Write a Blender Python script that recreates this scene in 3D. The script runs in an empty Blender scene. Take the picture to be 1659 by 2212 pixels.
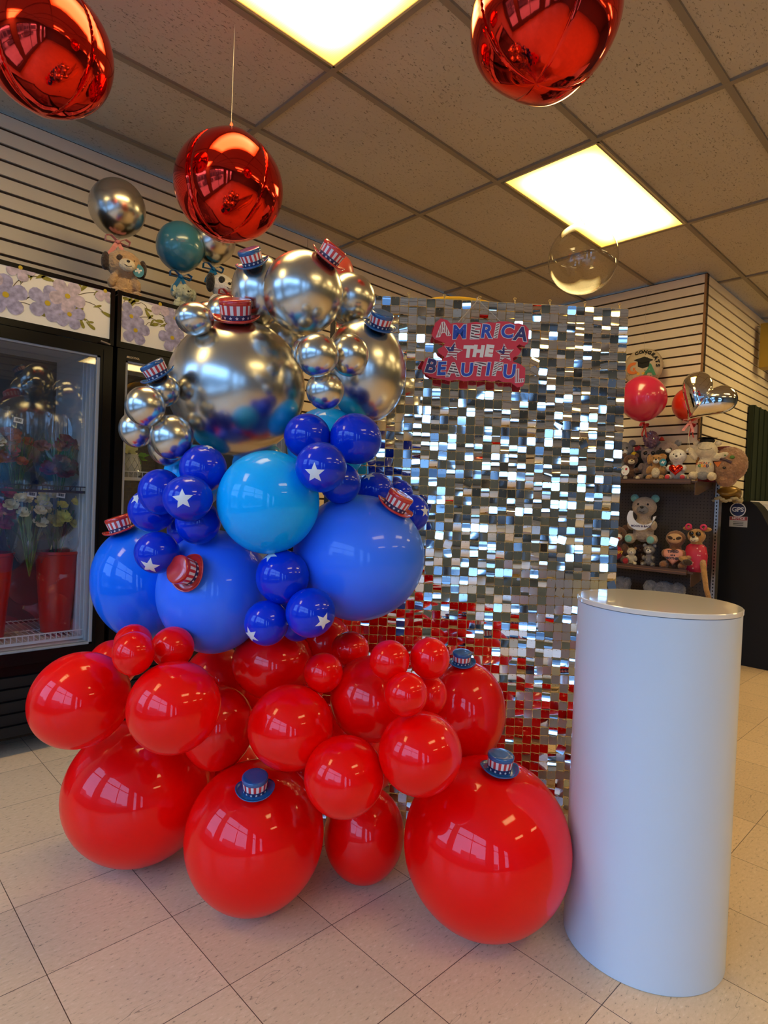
import bpy, bmesh, math, random
from mathutils import Vector, Matrix
sc = bpy.context.scene
COL = sc.collection
PI = math.pi
random.seed(7)

# ------------------------------------------------------------------ camera
CAM_H = 1.142
F_PX, CX, CY = 1307.44, 829.5, 1106.0
R = Matrix(((0.71966603, -0.01539676, -0.69414965),
            (-0.69320438, 0.04072817, -0.7195894),
            (0.03935079, 0.99905163, 0.01863757)))
cam_d = bpy.data.cameras.new('camera')
cam = bpy.data.objects.new('camera', cam_d)
COL.objects.link(cam)
cam_d.sensor_fit = 'HORIZONTAL'
cam_d.sensor_width = 36.0
cam_d.lens = F_PX / 1659 * 36.0
cam_d.clip_start = 0.02
cam.matrix_world = Matrix.Translation((0, 0, CAM_H)) @ R.to_4x4()
sc.camera = cam
sc.view_settings.view_transform = 'Standard'
sc.view_settings.look = 'None'
sc.view_settings.gamma = 1.0
sc.view_settings.exposure = 1.08
sc.view_settings.use_curve_mapping = False
sc.cycles.max_bounces = 10
sc.cycles.transparent_max_bounces = 16
sc.cycles.sample_clamp_indirect = 6.0

# ------------------------------------------------------------------ world (overcast-bright day sky outside the shop windows)
SKY = 3.1
w = bpy.data.worlds.new('sky'); sc.world = w; w.use_nodes = True
bg = w.node_tree.nodes['Background']
bg.inputs[0].default_value = (0.27, 0.53, 1.0, 1)
bg.inputs[1].default_value = SKY
LAMP = 6.5       # ceiling troffer diffusers
CEIL = 3.003
WX = -1.8        # inner face of the window wall


def pray(x, y):
    return R @ Vector((x - CX, -(y - CY), -F_PX))


def on_x(x, y, X):
    d = pray(x, y); return Vector((0, 0, CAM_H)) + d * (X / d.x)


def on_y(x, y, Y):
    d = pray(x, y); return Vector((0, 0, CAM_H)) + d * (Y / d.y)


def on_z(x, y, Z):
    d = pray(x, y); return Vector((0, 0, CAM_H)) + d * ((Z - CAM_H) / d.z)


# daylight portals in the window openings: (y0, y1, z0, z1)
WINS = [(-1.35, 1.5, 0.42, 2.72), (1.95, 3.2, 0.42, 2.72), (-3.25, -2.25, 0.12, 2.72), (-5.9, -4.4, 0.42, 2.72)]
for y0, y1, z0, z1 in WINS:
    ld = bpy.data.lights.new('window_portal', 'AREA')
    ld.shape = 'RECTANGLE'; ld.size = y1 - y0; ld.size_y = z1 - z0
    ld.cycles.is_portal = True
    lo = bpy.data.objects.new('window_portal', ld); COL.objects.link(lo)
    # area lights shine along local -Z: make that +X
    lo.matrix_world = Matrix(((0, 0, -1, WX - 0.02), (1, 0, 0, (y0 + y1) / 2), (0, -1, 0, (z0 + z1) / 2), (0, 0, 0, 1)))

# ------------------------------------------------------------------ materials
MATS = {}


def srgb(c):
    return tuple(((v / 255) / 12.92 if v / 255 <= 0.04045 else ((v / 255 + 0.055) / 1.055) ** 2.4) for v in c)


def mat(name, col, rough=0.5, metal=0.0, coat=0.0, coat_r=0.03, spec=0.5, emis=None, noise=0.0, nscale=30, bump=0.0, bscale=200, sheen=0.0, sss=0.0):
    if name in MATS: return MATS[name]
    m = bpy.data.materials.new(name); m.use_nodes = True
    nt = m.node_tree; b = nt.nodes['Principled BSDF']
    if isinstance(col, str): col = (1, 1, 1)
    b.inputs['Base Color'].default_value = (*col, 1)
    b.inputs['Roughness'].default_value = rough
    b.inputs['Metallic'].default_value = metal
    b.inputs['Coat Weight'].default_value = coat
    b.inputs['Coat Roughness'].default_value = coat_r
    b.inputs['Specular IOR Level'].default_value = spec
    if sheen: b.inputs['Sheen Weight'].default_value = sheen
    if sss:
        b.inputs['Subsurface Weight'].default_value = sss
        b.inputs['Subsurface Scale'].default_value = 0.02
    if emis:
        b.inputs['Emission Color'].default_value = (*emis[0], 1)
        b.inputs['Emission Strength'].default_value = emis[1]
    if noise or bump:
        tc = nt.nodes.new('ShaderNodeTexCoord')
        if noise:
            n = nt.nodes.new('ShaderNodeTexNoise'); n.inputs['Scale'].default_value = nscale; n.inputs['Detail'].default_value = 4
            nt.links.new(tc.outputs['Object'], n.inputs['Vector'])
            mr = nt.nodes.new('ShaderNodeMapRange'); mr.inputs[1].default_value = 0.3; mr.inputs[2].default_value = 0.7
            mr.inputs[3].default_value = 1 - noise; mr.inputs[4].default_value = 1 + noise
            nt.links.new(n.outputs[0], mr.inputs[0])
            vm = nt.nodes.new('ShaderNodeVectorMath'); vm.operation = 'SCALE'; vm.inputs[0].default_value = col
            nt.links.new(mr.outputs[0], vm.inputs['Scale']); nt.links.new(vm.outputs[0], b.inputs['Base Color'])
        if bump:
            n2 = nt.nodes.new('ShaderNodeTexNoise'); n2.inputs['Scale'].default_value = bscale; n2.inputs['Detail'].default_value = 3
            nt.links.new(tc.outputs['Object'], n2.inputs['Vector'])
            bp = nt.nodes.new('ShaderNodeBump'); bp.inputs['Strength'].default_value = bump; bp.inputs['Distance'].default_value = 0.01
            nt.links.new(n2.outputs[0], bp.inputs['Height']); nt.links.new(bp.outputs[0], b.inputs['Normal'])
    MATS[name] = m
    return m


def clear_mat(name, tint=(1, 1, 1), rough=0.0, refl=1.0, ior=1.5, haze=0.0, hazecol=(1, 1, 1)):
    m = bpy.data.materials.new(name); m.use_nodes = True
    nt = m.node_tree; nt.nodes.clear()
    out = nt.nodes.new('ShaderNodeOutputMaterial')
    tr = nt.nodes.new('ShaderNodeBsdfTransparent'); tr.inputs[0].default_value = (*tint, 1)
    gl = nt.nodes.new('ShaderNodeBsdfGlossy'); gl.inputs['Roughness'].default_value = rough
    # Schlick reflectance from the facing angle, the same from both sides of the thin film
    f0 = ((ior - 1) / (ior + 1)) ** 2
    fr = nt.nodes.new('ShaderNodeLayerWeight'); fr.inputs[0].default_value = 0.5
    pw = nt.nodes.new('ShaderNodeMath'); pw.operation = 'POWER'; pw.inputs[1].default_value = 5.0
    nt.links.new(fr.outputs['Facing'], pw.inputs[0])
    ma = nt.nodes.new('ShaderNodeMath'); ma.operation = 'MULTIPLY_ADD'; ma.inputs[1].default_value = 1 - f0; ma.inputs[2].default_value = f0
    nt.links.new(pw.outputs[0], ma.inputs[0])
    mu = nt.nodes.new('ShaderNodeMath'); mu.operation = 'MULTIPLY'; mu.inputs[1].default_value = refl; mu.use_clamp = True
    nt.links.new(ma.outputs[0], mu.inputs[0])
    mx = nt.nodes.new('ShaderNodeMixShader')
    nt.links.new(mu.outputs[0], mx.inputs[0]); nt.links.new(gl.outputs[0], mx.inputs[2])
    if haze:
        df = nt.nodes.new('ShaderNodeBsdfDiffuse'); df.inputs[0].default_value = (*hazecol, 1)
        m2 = nt.nodes.new('ShaderNodeMixShader'); m2.inputs[0].default_value = haze
        nt.links.new(tr.outputs[0], m2.inputs[1]); nt.links.new(df.outputs[0], m2.inputs[2]); nt.links.new(m2.outputs[0], mx.inputs[1])
    else:
        nt.links.new(tr.outputs[0], mx.inputs[1])
    nt.links.new(mx.outputs[0], out.inputs[0])
    return m


def nodes(m):
    nt = m.node_tree
    def N(t, **kw):
        n = nt.nodes.new(t)
        for k, v in kw.items(): setattr(n, k, v)
        return n
    return nt, N, nt.links.new


# ceiling tile: beige mineral fibre with pin holes and short fissures
m_ceil = mat('ceiling_tile', (0.52, 0.45, 0.33), 0.95)
nt, N, LK = nodes(m_ceil)
tc = N('ShaderNodeTexCoord'); b = nt.nodes['Principled BSDF']
mp = N('ShaderNodeMapping'); mp.inputs['Scale'].default_value = (38, 80, 60); LK(tc.outputs['Object'], mp.inputs[0])
n1 = N('ShaderNodeTexNoise'); n1.inputs['Scale'].default_value = 1.6; n1.inputs['Detail'].default_value = 6; n1.inputs['Roughness'].default_value = 0.7; LK(mp.outputs[0], n1.inputs[0])
r1 = N('ShaderNodeValToRGB'); r1.color_ramp.elements[0].position = 0.35; r1.color_ramp.elements[0].color = (0.30, 0.28, 0.25, 1); r1.color_ramp.elements[1].position = 0.41; r1.color_ramp.elements[1].color = (1, 1, 1, 1); LK(n1.outputs[0], r1.inputs[0])
n2 = N('ShaderNodeTexNoise'); n2.inputs['Scale'].default_value = 1.3; LK(tc.outputs['Object'], n2.inputs[0])
r2 = N('ShaderNodeMapRange'); r2.inputs[3].default_value = 0.88; r2.inputs[4].default_value = 1.12; LK(n2.outputs[0], r2.inputs[0])
v1 = N('ShaderNodeMixRGB', blend_type='MULTIPLY'); v1.inputs[0].default_value = 1; v1.inputs[1].default_value = (0.52, 0.45, 0.33, 1); LK(r1.outputs[0], v1.inputs[2])
v2 = N('ShaderNodeVectorMath', operation='SCALE'); LK(v1.outputs[0], v2.inputs[0]); LK(r2.outputs[0], v2.inputs['Scale']); LK(v2.outputs[0], b.inputs['Base Color'])
bp = N('ShaderNodeBump'); bp.inputs['Strength'].default_value = 0.5; bp.inputs['Distance'].default_value = 0.004; LK(r1.outputs[0], bp.inputs['Height']); LK(bp.outputs[0], b.inputs['Normal'])
m_tbar = mat('ceiling_bar', (0.27, 0.22, 0.15), 0.6)

# vinyl composition floor tile, 12 inch squares
m_floor = mat('vinyl_tile_floor', (0.5, 0.43, 0.35), 0.3, spec=0.5)
nt, N, LK = nodes(m_floor)
tc = N('ShaderNodeTexCoord'); b = nt.nodes['Principled BSDF']
sx = N('ShaderNodeSeparateXYZ'); LK(tc.outputs['Object'], sx.inputs[0])
def linemask(sock, off):
    a = N('ShaderNodeMath', operation='ADD'); a.inputs[1].default_value = -off + 305 * 10 * 0.001; LK(sock, a.inputs[0])
    d = N('ShaderNodeMath', operation='DIVIDE'); d.inputs[1].default_value = 0.305; LK(a.outputs[0], d.inputs[0])
    f = N('ShaderNodeMath', operation='FRACT'); LK(d.outputs[0], f.inputs[0])
    p = N('ShaderNodeMath', operation='PINGPONG'); p.inputs[1].default_value = 0.5; LK(d.outputs[0], p.inputs[0])
    lt = N('ShaderNodeMath', operation='LESS_THAN'); lt.inputs[1].default_value = 0.0032; LK(p.outputs[0], lt.inputs[0])
    fl = N('ShaderNodeMath', operation='FLOOR'); LK(d.outputs[0], fl.inputs[0])
    return lt.outputs[0], fl.outputs[0]
lx, fx = linemask(sx.outputs[0], 1.043 - 0.305 * 3)
ly, fy = linemask(sx.outputs[1], 0.0)
mxl = N('ShaderNodeMath', operation='MAXIMUM'); LK(lx, mxl.inputs[0]); LK(ly, mxl.inputs[1])
cmb = N('ShaderNodeCombineXYZ'); LK(fx, cmb.inputs[0]); LK(fy, cmb.inputs[1])
wn = N('ShaderNodeTexWhiteNoise'); LK(cmb.outputs[0], wn.inputs[0])
mp = N('ShaderNodeMapping'); mp.inputs['Scale'].default_value = (55, 130, 1); mp.inputs['Rotation'].default_value = (0, 0, 0.5); LK(tc.outputs['Object'], mp.inputs[0])
nA = N('ShaderNodeTexNoise'); nA.inputs['Scale'].default_value = 1.0; nA.inputs['Detail'].default_value = 5; nA.inputs['Roughness'].default_value = 0.65; LK(mp.outputs[0], nA.inputs[0])
rA = N('ShaderNodeValToRGB'); e = rA.color_ramp.elements
e[0].position = 0.30; e[0].color = (0.26, 0.17, 0.115, 1); e[1].position = 0.40; e[1].color = (0.68, 0.50, 0.31, 1)
x3 = e.new(0.60); x3.color = (0.73, 0.54, 0.35, 1); x4 = e.new(0.70); x4.color = (0.80, 0.64, 0.46, 1)
LK(nA.outputs[0], rA.inputs[0])
tint = N('ShaderNodeMapRange'); tint.inputs[3].default_value = 0.93; tint.inputs[4].default_value = 1.05; LK(wn.outputs[0], tint.inputs[0])
vs = N('ShaderNodeVectorMath', operation='SCALE'); LK(rA.outputs[0], vs.inputs[0]); LK(tint.outputs[0], vs.inputs['Scale'])
# wear marks: thin dark scuffs
mp2 = N('ShaderNodeMapping'); mp2.inputs['Scale'].default_value = (1.4, 9, 1); mp2.inputs['Rotation'].default_value = (0, 0, 1.0); LK(tc.outputs['Object'], mp2.inputs[0])
nS = N('ShaderNodeTexNoise'); nS.inputs['Scale'].default_value = 2.2; nS.inputs['Detail'].default_value = 2; LK(mp2.outputs[0], nS.inputs[0])
pp = N('ShaderNodeMath', operation='COMPARE'); pp.inputs[1].default_value = 0.635; pp.inputs[2].default_value = 0.0016; LK(nS.outputs[0], pp.inputs[0])
mk = N('ShaderNodeMath', operation='MULTIPLY'); mk.inputs[1].default_value = 0.55; LK(pp.outputs[0], mk.inputs[0])
mxx = N('ShaderNodeMath', operation='MAXIMUM'); LK(mxl.outputs[0], mxx.inputs[0]); LK(mk.outputs[0], mxx.inputs[1])
mixc = N('ShaderNodeMixRGB'); LK(mxx.outputs[0], mixc.inputs[0]); LK(vs.outputs[0], mixc.inputs[1]); mixc.inputs[2].default_value = (0.07, 0.04, 0.025, 1)
LK(mixc.outputs[0], b.inputs['Base Color'])
nR = N('ShaderNodeTexNoise'); nR.inputs['Scale'].default_value = 4; nR.inputs['Detail'].default_value = 5; LK(tc.outputs['Object'], nR.inputs[0])
rr = N('ShaderNodeMapRange'); rr.inputs[3].default_value = 0.30; rr.inputs[4].default_value = 0.5; LK(nR.outputs[0], rr.inputs[0]); LK(rr.outputs[0], b.inputs['Roughness'])

m_slat = mat('slatwall_board', (0.84, 0.72, 0.54), 0.55, noise=0.06, nscale=3)
m_groove = mat('slatwall_groove', (0.045, 0.025, 0.015), 0.9)
m_mdf = mat('raw_board_edge', (0.32, 0.16, 0.06), 0.8, noise=0.2, nscale=20)
m_wall = mat('plain_wall_paint', (0.17, 0.22, 0.27), 0.7, noise=0.04, nscale=2)
m_alu = mat('dark_aluminium', (0.10, 0.09, 0.085), 0.4, metal=0.6)
m_black = mat('black_enamel', (0.004, 0.004, 0.0045), 0.2, spec=0.2)
m_blackm = mat('black_matte', (0.008, 0.008, 0.009), 0.6, spec=0.25)
m_liner = mat('fridge_liner', (0.62, 0.64, 0.66), 0.45)
m_liner_d = mat('fridge_back', (0.09, 0.095, 0.10), 0.55, noise=0.2, nscale=6)
m_gasket = mat('door_gasket', (0.30, 0.32, 0.34), 0.5)
m_wire = mat('white_wire', (0.75, 0.76, 0.76), 0.35)
m_glass = clear_mat('door_glass', (0.94, 0.96, 0.97), 0.0, 2.0, 1.5)
m_pane = clear_mat('window_pane', (0.97, 0.99, 1.0), 0.0, 1.0, 1.45)
m_cello = clear_mat('cellophane', (0.93, 0.95, 0.96), 0.03, 1.6, 1.5, 0.03)
m_bubble = clear_mat('clear_bubble', (0.985, 0.96, 0.88), 0.0, 1.7, 1.5)


def latex(name, col, rough, coat, spec=0.5):
    m = mat(name, col, rough, coat=coat, coat_r=0.02, spec=spec)
    return m


LATEX = {
    'red': latex('red_latex', (0.98, 0.0, 0.0), 0.42, 0.55, 0.10),
    'royal': latex('royal_blue_latex', (0.0, 0.15, 0.85), 0.4, 0.6, 0.12),
    'mid': latex('periwinkle_latex', (0.04, 0.19, 0.98), 0.40, 0.35, 0.3),
    'sky': latex('sky_blue_latex', (0.0, 0.42, 0.95), 0.4, 0.5, 0.12),
    'navy': latex('deep_blue_latex', (0.0, 0.028, 0.58), 0.35, 0.65, 0.1),
    'silver': mat('chrome_latex', (0.64, 0.62, 0.57), 0.25, metal=1.0, coat=0.15, coat_r=0.04),
    'pink': latex('hot_pink_latex', (0.62, 0.02, 0.08), 0.25, 0.8),
    'teal': latex('dusty_blue_latex', (0.03, 0.19, 0.30), 0.3, 0.8),
}
m_redfoil = mat('red_foil', (0.86, 0.035, 0.018), 0.07, metal=1.0, bump=0.06, bscale=14)
m_silfoil = mat('silver_foil', (0.75, 0.72, 0.66), 0.06, metal=1.0, bump=0.08, bscale=12)
m_mirror = mat('mirror_sequin', (0.80, 0.80, 0.80), 0.035, metal=1.0)
m_gold = mat('gold_grid', (0.62, 0.40, 0.12), 0.35, metal=0.3)
m_yellow = mat('yellow_tube', (0.75, 0.42, 0.02), 0.35)
m_white = mat('white_print', (0.80, 0.80, 0.78), 0.4)
m_star = mat('white_star_print', (0.78, 0.78, 0.76), 0.4)
m_hatred = mat('red_hat_plastic', (0.62, 0.025, 0.015), 0.25, coat=0.8)
m_hatblue = mat('blue_hat_plastic', (0.005, 0.09, 0.27), 0.25, coat=0.8)
m_stripe_r = mat('band_red', (0.60, 0.03, 0.04), 0.4, coat=0.3)
m_stripe_w = mat('band_white', (0.78, 0.76, 0.74), 0.4, coat=0.3)
m_navyband = mat('band_navy', (0.015, 0.025, 0.11), 0.4, coat=0.3)
m_ped = mat('pedestal_acrylic', (0.60, 0.67, 0.72), 0.38, coat=0.5, coat_r=0.06)
m_signred = mat('sign_red', (0.60, 0.025, 0.055), 0.5)
m_signblue = mat('sign_glitter_blue', (0.01, 0.06, 0.42), 0.4, noise=0.5, nscale=400)
m_signnavy = mat('sign_navy', (0.02, 0.02, 0.13), 0.5)
m_signwhite = mat('sign_white', (0.72, 0.70, 0.66), 0.5)
m_rope = mat('twine', (0.55, 0.45, 0.32), 0.9)
m_string = mat('white_string', (0.6, 0.55, 0.45), 0.8)
m_brown = mat('brown_shelf', (0.085, 0.045, 0.03), 0.4, coat=0.2)
m_steel = mat('steel_upright', (0.45, 0.43, 0.38), 0.3, metal=0.9)


def stripe_mat(name, ca, cb, scale, ang=0.0, wob=0.0, thr=0.5):
    m = mat(name, ca, 0.5)
    nt, N, LK = nodes(m); b = nt.nodes['Principled BSDF']
    tc = N('ShaderNodeTexCoord'); mp = N('ShaderNodeMapping'); mp.inputs['Rotation'].default_value = (0, 0, ang); LK(tc.outputs['Object'], mp.inputs[0])
    wv = N('ShaderNodeTexWave'); wv.inputs['Scale'].default_value = scale; wv.inputs['Distortion'].default_value = wob; wv.inputs['Detail Scale'].default_value = 0.6; LK(mp.outputs[0], wv.inputs[0])
    th = N('ShaderNodeMath', operation='GREATER_THAN'); th.inputs[1].default_value = thr; LK(wv.outputs['Fac'], th.inputs[0])
    mx = N('ShaderNodeMixRGB'); LK(th.outputs[0], mx.inputs[0]); mx.inputs[1].default_value = (*ca, 1); mx.inputs[2].default_value = (*cb, 1)
    LK(mx.outputs[0], b.inputs['Base Color'])
    return m


def dot_mat(name, ca, cb, scale, r=0.25):
    m = mat(name, ca, 0.5)
    nt, N, LK = nodes(m); b = nt.nodes['Principled BSDF']
    tc = N('ShaderNodeTexCoord'); vo = N('ShaderNodeTexVoronoi'); vo.inputs['Scale'].default_value = scale; LK(tc.outputs['Object'], vo.inputs['Vector'])
    th = N('ShaderNodeMath', operation='LESS_THAN'); th.inputs[1].default_value = r; LK(vo.outputs['Distance'], th.inputs[0])
    mx = N('ShaderNodeMixRGB'); LK(th.outputs[0], mx.inputs[0]); mx.inputs[1].default_value = (*ca, 1); mx.inputs[2].default_value = (*cb, 1)
    LK(mx.outputs[0], b.inputs['Base Color'])
    return m


# ceiling lamp diffuser: warm acrylic lens, tubes glowing brighter along its middle
def diffuser_mat():
    m = bpy.data.materials.new('lamp_diffuser'); m.use_nodes = True
    nt, N, LK = nodes(m); nt.nodes.clear()
    out = N('ShaderNodeOutputMaterial'); em = N('ShaderNodeEmission'); LK(em.outputs[0], out.inputs[0])
    tc = N('ShaderNodeTexCoord'); s = N('ShaderNodeSeparateXYZ'); LK(tc.outputs['Object'], s.inputs[0])
    ay = N('ShaderNodeMath', operation='ABSOLUTE'); LK(s.outputs[1], ay.inputs[0])
    ax = N('ShaderNodeMath', operation='ABSOLUTE'); LK(s.outputs[0], ax.inputs[0])
    mr = N('ShaderNodeMapRange'); mr.interpolation_type = 'SMOOTHSTEP'; mr.inputs[1].default_value = 0.29; mr.inputs[2].default_value = 0.12; mr.inputs[3].default_value = 0.0; mr.inputs[4].default_value = 1; LK(ay.outputs[0], mr.inputs[0])
    mrx = N('ShaderNodeMapRange'); mrx.interpolation_type = 'SMOOTHSTEP'; mrx.inputs[1].default_value = 0.60; mrx.inputs[2].default_value = 0.42; LK(ax.outputs[0], mrx.inputs[0])
    mu = N('ShaderNodeMath', operation='MULTIPLY'); LK(mr.outputs[0], mu.inputs[0]); LK(mrx.outputs[0], mu.inputs[1])
    rp = N('ShaderNodeMixRGB'); rp.inputs[1].default_value = (0.20, 0.115, 0.016, 1); rp.inputs[2].default_value = (1.0, 0.74, 0.32, 1); LK(mu.outputs[0], rp.inputs[0])
    rb = N('ShaderNodeTexWave'); rb.inputs['Scale'].default_value = 40; rb.bands_direction = 'X'; LK(tc.outputs['Object'], rb.inputs[0])
    rm = N('ShaderNodeMapRange'); rm.inputs[3].default_value = 0.93; rm.inputs[4].default_value = 1.05; LK(rb.outputs['Fac'], rm.inputs[0])
    v = N('ShaderNodeVectorMath', operation='SCALE'); LK(rp.outputs[0], v.inputs[0]); LK(rm.outputs[0], v.inputs['Scale'])
    LK(v.outputs[0], em.inputs[0]); em.inputs[1].default_value = LAMP
    return m


m_diff = diffuser_mat()

# ------------------------------------------------------------------ mesh helpers


def box(bm, c, s, rot=None, mi=0):
    r = bmesh.ops.create_cube(bm, size=1.0)
    M = Matrix.Translation(c) @ (rot.to_4x4() if rot else Matrix.Identity(4)) @ Matrix.Diagonal((*s, 1))
    bmesh.ops.transform(bm, matrix=M, verts=r['verts'])
    for f in {f for v in r['verts'] for f in v.link_faces}: f.material_index = mi
    return r['verts']


def bx(bm, x0, x1, y0, y1, z0, z1, mi=0):
    return box(bm, ((x0 + x1) / 2, (y0 + y1) / 2, (z0 + z1) / 2), (abs(x1 - x0), abs(y1 - y0), abs(z1 - z0)), None, mi)


def ell(bm, c, r, seg=32, rings=20, rot=None, mi=0):
    q = bmesh.ops.create_uvsphere(bm, u_segments=seg, v_segments=rings, radius=1.0)
    M = Matrix.Translation(c) @ (rot.to_4x4() if rot else Matrix.Identity(4)) @ Matrix.Diagonal((*r, 1))
    bmesh.ops.transform(bm, matrix=M, verts=q['verts'])
    for f in {f for v in q['verts'] for f in v.link_faces}: f.material_index = mi
    return q['verts']


def lathe(bm, prof, seg=40, mi=0, squash=1.0):
    rings = []
    for r, z in prof:
        rings.append([bm.verts.new((r * math.cos(2 * PI * i / seg), r * squash * math.sin(2 * PI * i / seg), z)) for i in range(seg)])
    fs = []
    for a, b_ in zip(rings, rings[1:]):
        for i in range(seg):
            f = bm.faces.new((a[i], a[(i + 1) % seg], b_[(i + 1) % seg], b_[i])); f.material_index = mi; fs.append(f)
    return rings, fs


def capf(bm, ring, flip=False, mi=0):
    f = bm.faces.new(ring[::-1] if flip else ring); f.material_index = mi


def tube(bm, pts, r, seg=8, mi=0):
    pts = [Vector(p) for p in pts]
    prev = None; n0 = None
    rings = []
    for i, p in enumerate(pts):
        t = (pts[min(i + 1, len(pts) - 1)] - pts[max(i - 1, 0)]).normalized()
        if n0 is None:
            n0 = t.orthogonal().normalized()
        else:
            n0 = (n0 - t * n0.dot(t)).normalized()
        b_ = t.cross(n0)
        rr = r[i] if isinstance(r, (list, tuple)) else r
        rings.append([bm.verts.new(p + (n0 * math.cos(2 * PI * k / seg) + b_ * math.sin(2 * PI * k / seg)) * rr) for k in range(seg)])
    for a, c in zip(rings, rings[1:]):
        for k in range(seg):
            f = bm.faces.new((a[k], a[(k + 1) % seg], c[(k + 1) % seg], c[k])); f.material_index = mi
    f = bm.faces.new(rings[0][::-1]); f.material_index = mi
    f = bm.faces.new(rings[-1]); f.material_index = mi


def prism(bm, poly, z0, z1, mi=0, M=None):
    a = [bm.verts.new((x, y, z0)) for x, y in poly]; c = [bm.verts.new((x, y, z1)) for x, y in poly]
    n = len(poly)
    fs = [bm.faces.new(c), bm.faces.new(a[::-1])]
    for i in range(n): fs.append(bm.faces.new((a[i], a[(i + 1) % n], c[(i + 1) % n], c[i])))
    for f in fs: f.material_index = mi
    if M: bmesh.ops.transform(bm, matrix=M, verts=a + c)
    return a + c


def star_poly(r, inner=0.40, rot=0.0, n=5):
    return [((r if i % 2 == 0 else r * inner) * math.sin(PI * i / n + rot), (r if i % 2 == 0 else r * inner) * math.cos(PI * i / n + rot)) for i in range(2 * n)]


def tagp(o, label=None, cat=None, group=None, kind=None):
    if label: o['label'] = label
    if cat: o['category'] = cat
    if group: o['group'] = group
    if kind: o['kind'] = kind
    return o


def obj(name, bm, mats, parent=None, smooth=False, label=None, cat=None, group=None, kind=None, M=None, recalc=True):
    if recalc: bmesh.ops.recalc_face_normals(bm, faces=bm.faces)
    me = bpy.data.meshes.new(name); bm.to_mesh(me); bm.free()
    if not isinstance(mats, (list, tuple)): mats = [mats]
    for m in mats: me.materials.append(m)
    if smooth:
        for p in me.polygons: p.use_smooth = True
        if smooth == 'auto': me.set_sharp_from_angle(angle=0.7)
    o = bpy.data.objects.new(name, me); COL.objects.link(o)
    if parent: o.parent = parent
    if M is not None: o.matrix_local = M
    return tagp(o, label, cat, group, kind)


def empty(name, label, cat, M=None, group=None, kind=None):
    o = bpy.data.objects.new(name, None); COL.objects.link(o); o.empty_display_size = 0.05
    if M is not None: o.matrix_world = M
    return tagp(o, label, cat, group, kind)


def copy_tree(o, parent=None):
    c = o.copy(); COL.objects.link(c)
    if parent: c.parent = parent; c.matrix_parent_inverse = o.matrix_parent_inverse.copy()
    for ch in list(o.children): copy_tree(ch, c)
    return c


def frame(loc, right, up):
    x = Vector(right).normalized(); z = x.cross(Vector(up)).normalized(); y = z.cross(x)
    return Matrix(((x.x, y.x, z.x, loc[0]), (x.y, y.y, z.y, loc[1]), (x.z, y.z, z.z, loc[2]), (0, 0, 0, 1)))


def text_mesh(s, size=1.0, offset=0.0, extrude=0.0, shear=0.0, space=1.0):
    cu = bpy.data.curves.new('t', 'FONT'); cu.body = s; cu.size = size; cu.offset = offset; cu.extrude = extrude; cu.shear = shear
    cu.align_x = 'CENTER'; cu.align_y = 'CENTER'; cu.space_character = space; cu.resolution_u = 3
    o = bpy.data.objects.new('t', cu); COL.objects.link(o)
    bpy.context.view_layer.update()
    dg = bpy.context.evaluated_depsgraph_get()
    me = bpy.data.meshes.new_from_object(o.evaluated_get(dg))
    bpy.data.objects.remove(o); bpy.data.curves.remove(cu)
    return me


def text_obj(name, s, m, parent, M, size, offset=0.0, extrude=0.0005, shear=0.0, label=None, space=1.0):
    me = text_mesh(s, size, offset, extrude, shear, space)
    me.materials.clear(); me.materials.append(m)
    for p in me.polygons: p.material_index = 0
    o = bpy.data.objects.new(name, me); COL.objects.link(o)
    if parent: o.parent = parent
    o.matrix_local = M
    if label: o['label'] = label
    return o


T = Matrix.Translation
RX = lambda a: Matrix.Rotation(a, 4, 'X')
RY = lambda a: Matrix.Rotation(a, 4, 'Y')
RZ = lambda a: Matrix.Rotation(a, 4, 'Z')

# ------------------------------------------------------------------ room shell
XR, YS, XE = 5.01, -6.6, 9.6
YL = 3.57
YC = 1.71
bm = bmesh.new(); bx(bm, -2.0, XE, YS - 0.1, YL + 0.2, -0.1, 0.0)
obj('floor', bm, m_floor, kind='structure')
bm = bmesh.new(); bx(bm, -2.0, XE, YS - 0.1, YL + 0.2, CEIL + 0.012, CEIL + 0.1)
obj('ceiling', bm, m_ceil, kind='structure')
# T-bar grid
bm = bmesh.new()
gx = [1.640 + 1.2245 * k for k in range(-2, 7)]
gy = [2.745 - 0.6045 * k for k in range(-1, 16)]
for x in gx: bx(bm, x - 0.0145, x + 0.0145, YS, YL, CEIL - 0.002, CEIL + 0.012)
for y in gy: bx(bm, WX, XE, y - 0.0145, y + 0.0145, CEIL - 0.0015, CEIL + 0.012)
obj('trim_1', bm, m_tbar, kind='structure', label='metal grid bars between the ceiling tiles')


def slat_wall(name, a, b_, z0, z1, n, pitch=0.0776, top=CEIL, seams=()):
    """boards with dark grooves between them; a->b along the wall foot, n = direction into the room"""
    a = Vector((*a, 0)); b_ = Vector((*b_, 0)); n = Vector((*n, 0)); u = (b_ - a).normalized(); L = (b_ - a).length
    M = frame(a, u, (0, 0, 1))
    flip = (M.to_3x3() @ Vector((0, 0, 1))).dot(n) < 0
    sgn = -1 if flip else 1
    bm = bmesh.new()
    bx(bm, 0, L, z0, z1, -0.06 * sgn, -0.012 * sgn, 1)
    z = top - 0.010
    while z > z0:
        zb = max(z - pitch + 0.0145, z0)
        segs = [0] + [s for s in seams] + [L]
        for s0, s1 in zip(segs, segs[1:]):
            bx(bm, s0 + (0.0025 if s0 > 0 else 0), s1 - (0.0025 if s1 < L else 0), zb, min(z, z1), -0.012 * sgn, 0, 0)
        z -= pitch
    return obj(name, bm, [m_slat, m_groove], kind='structure', M=M)


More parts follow.
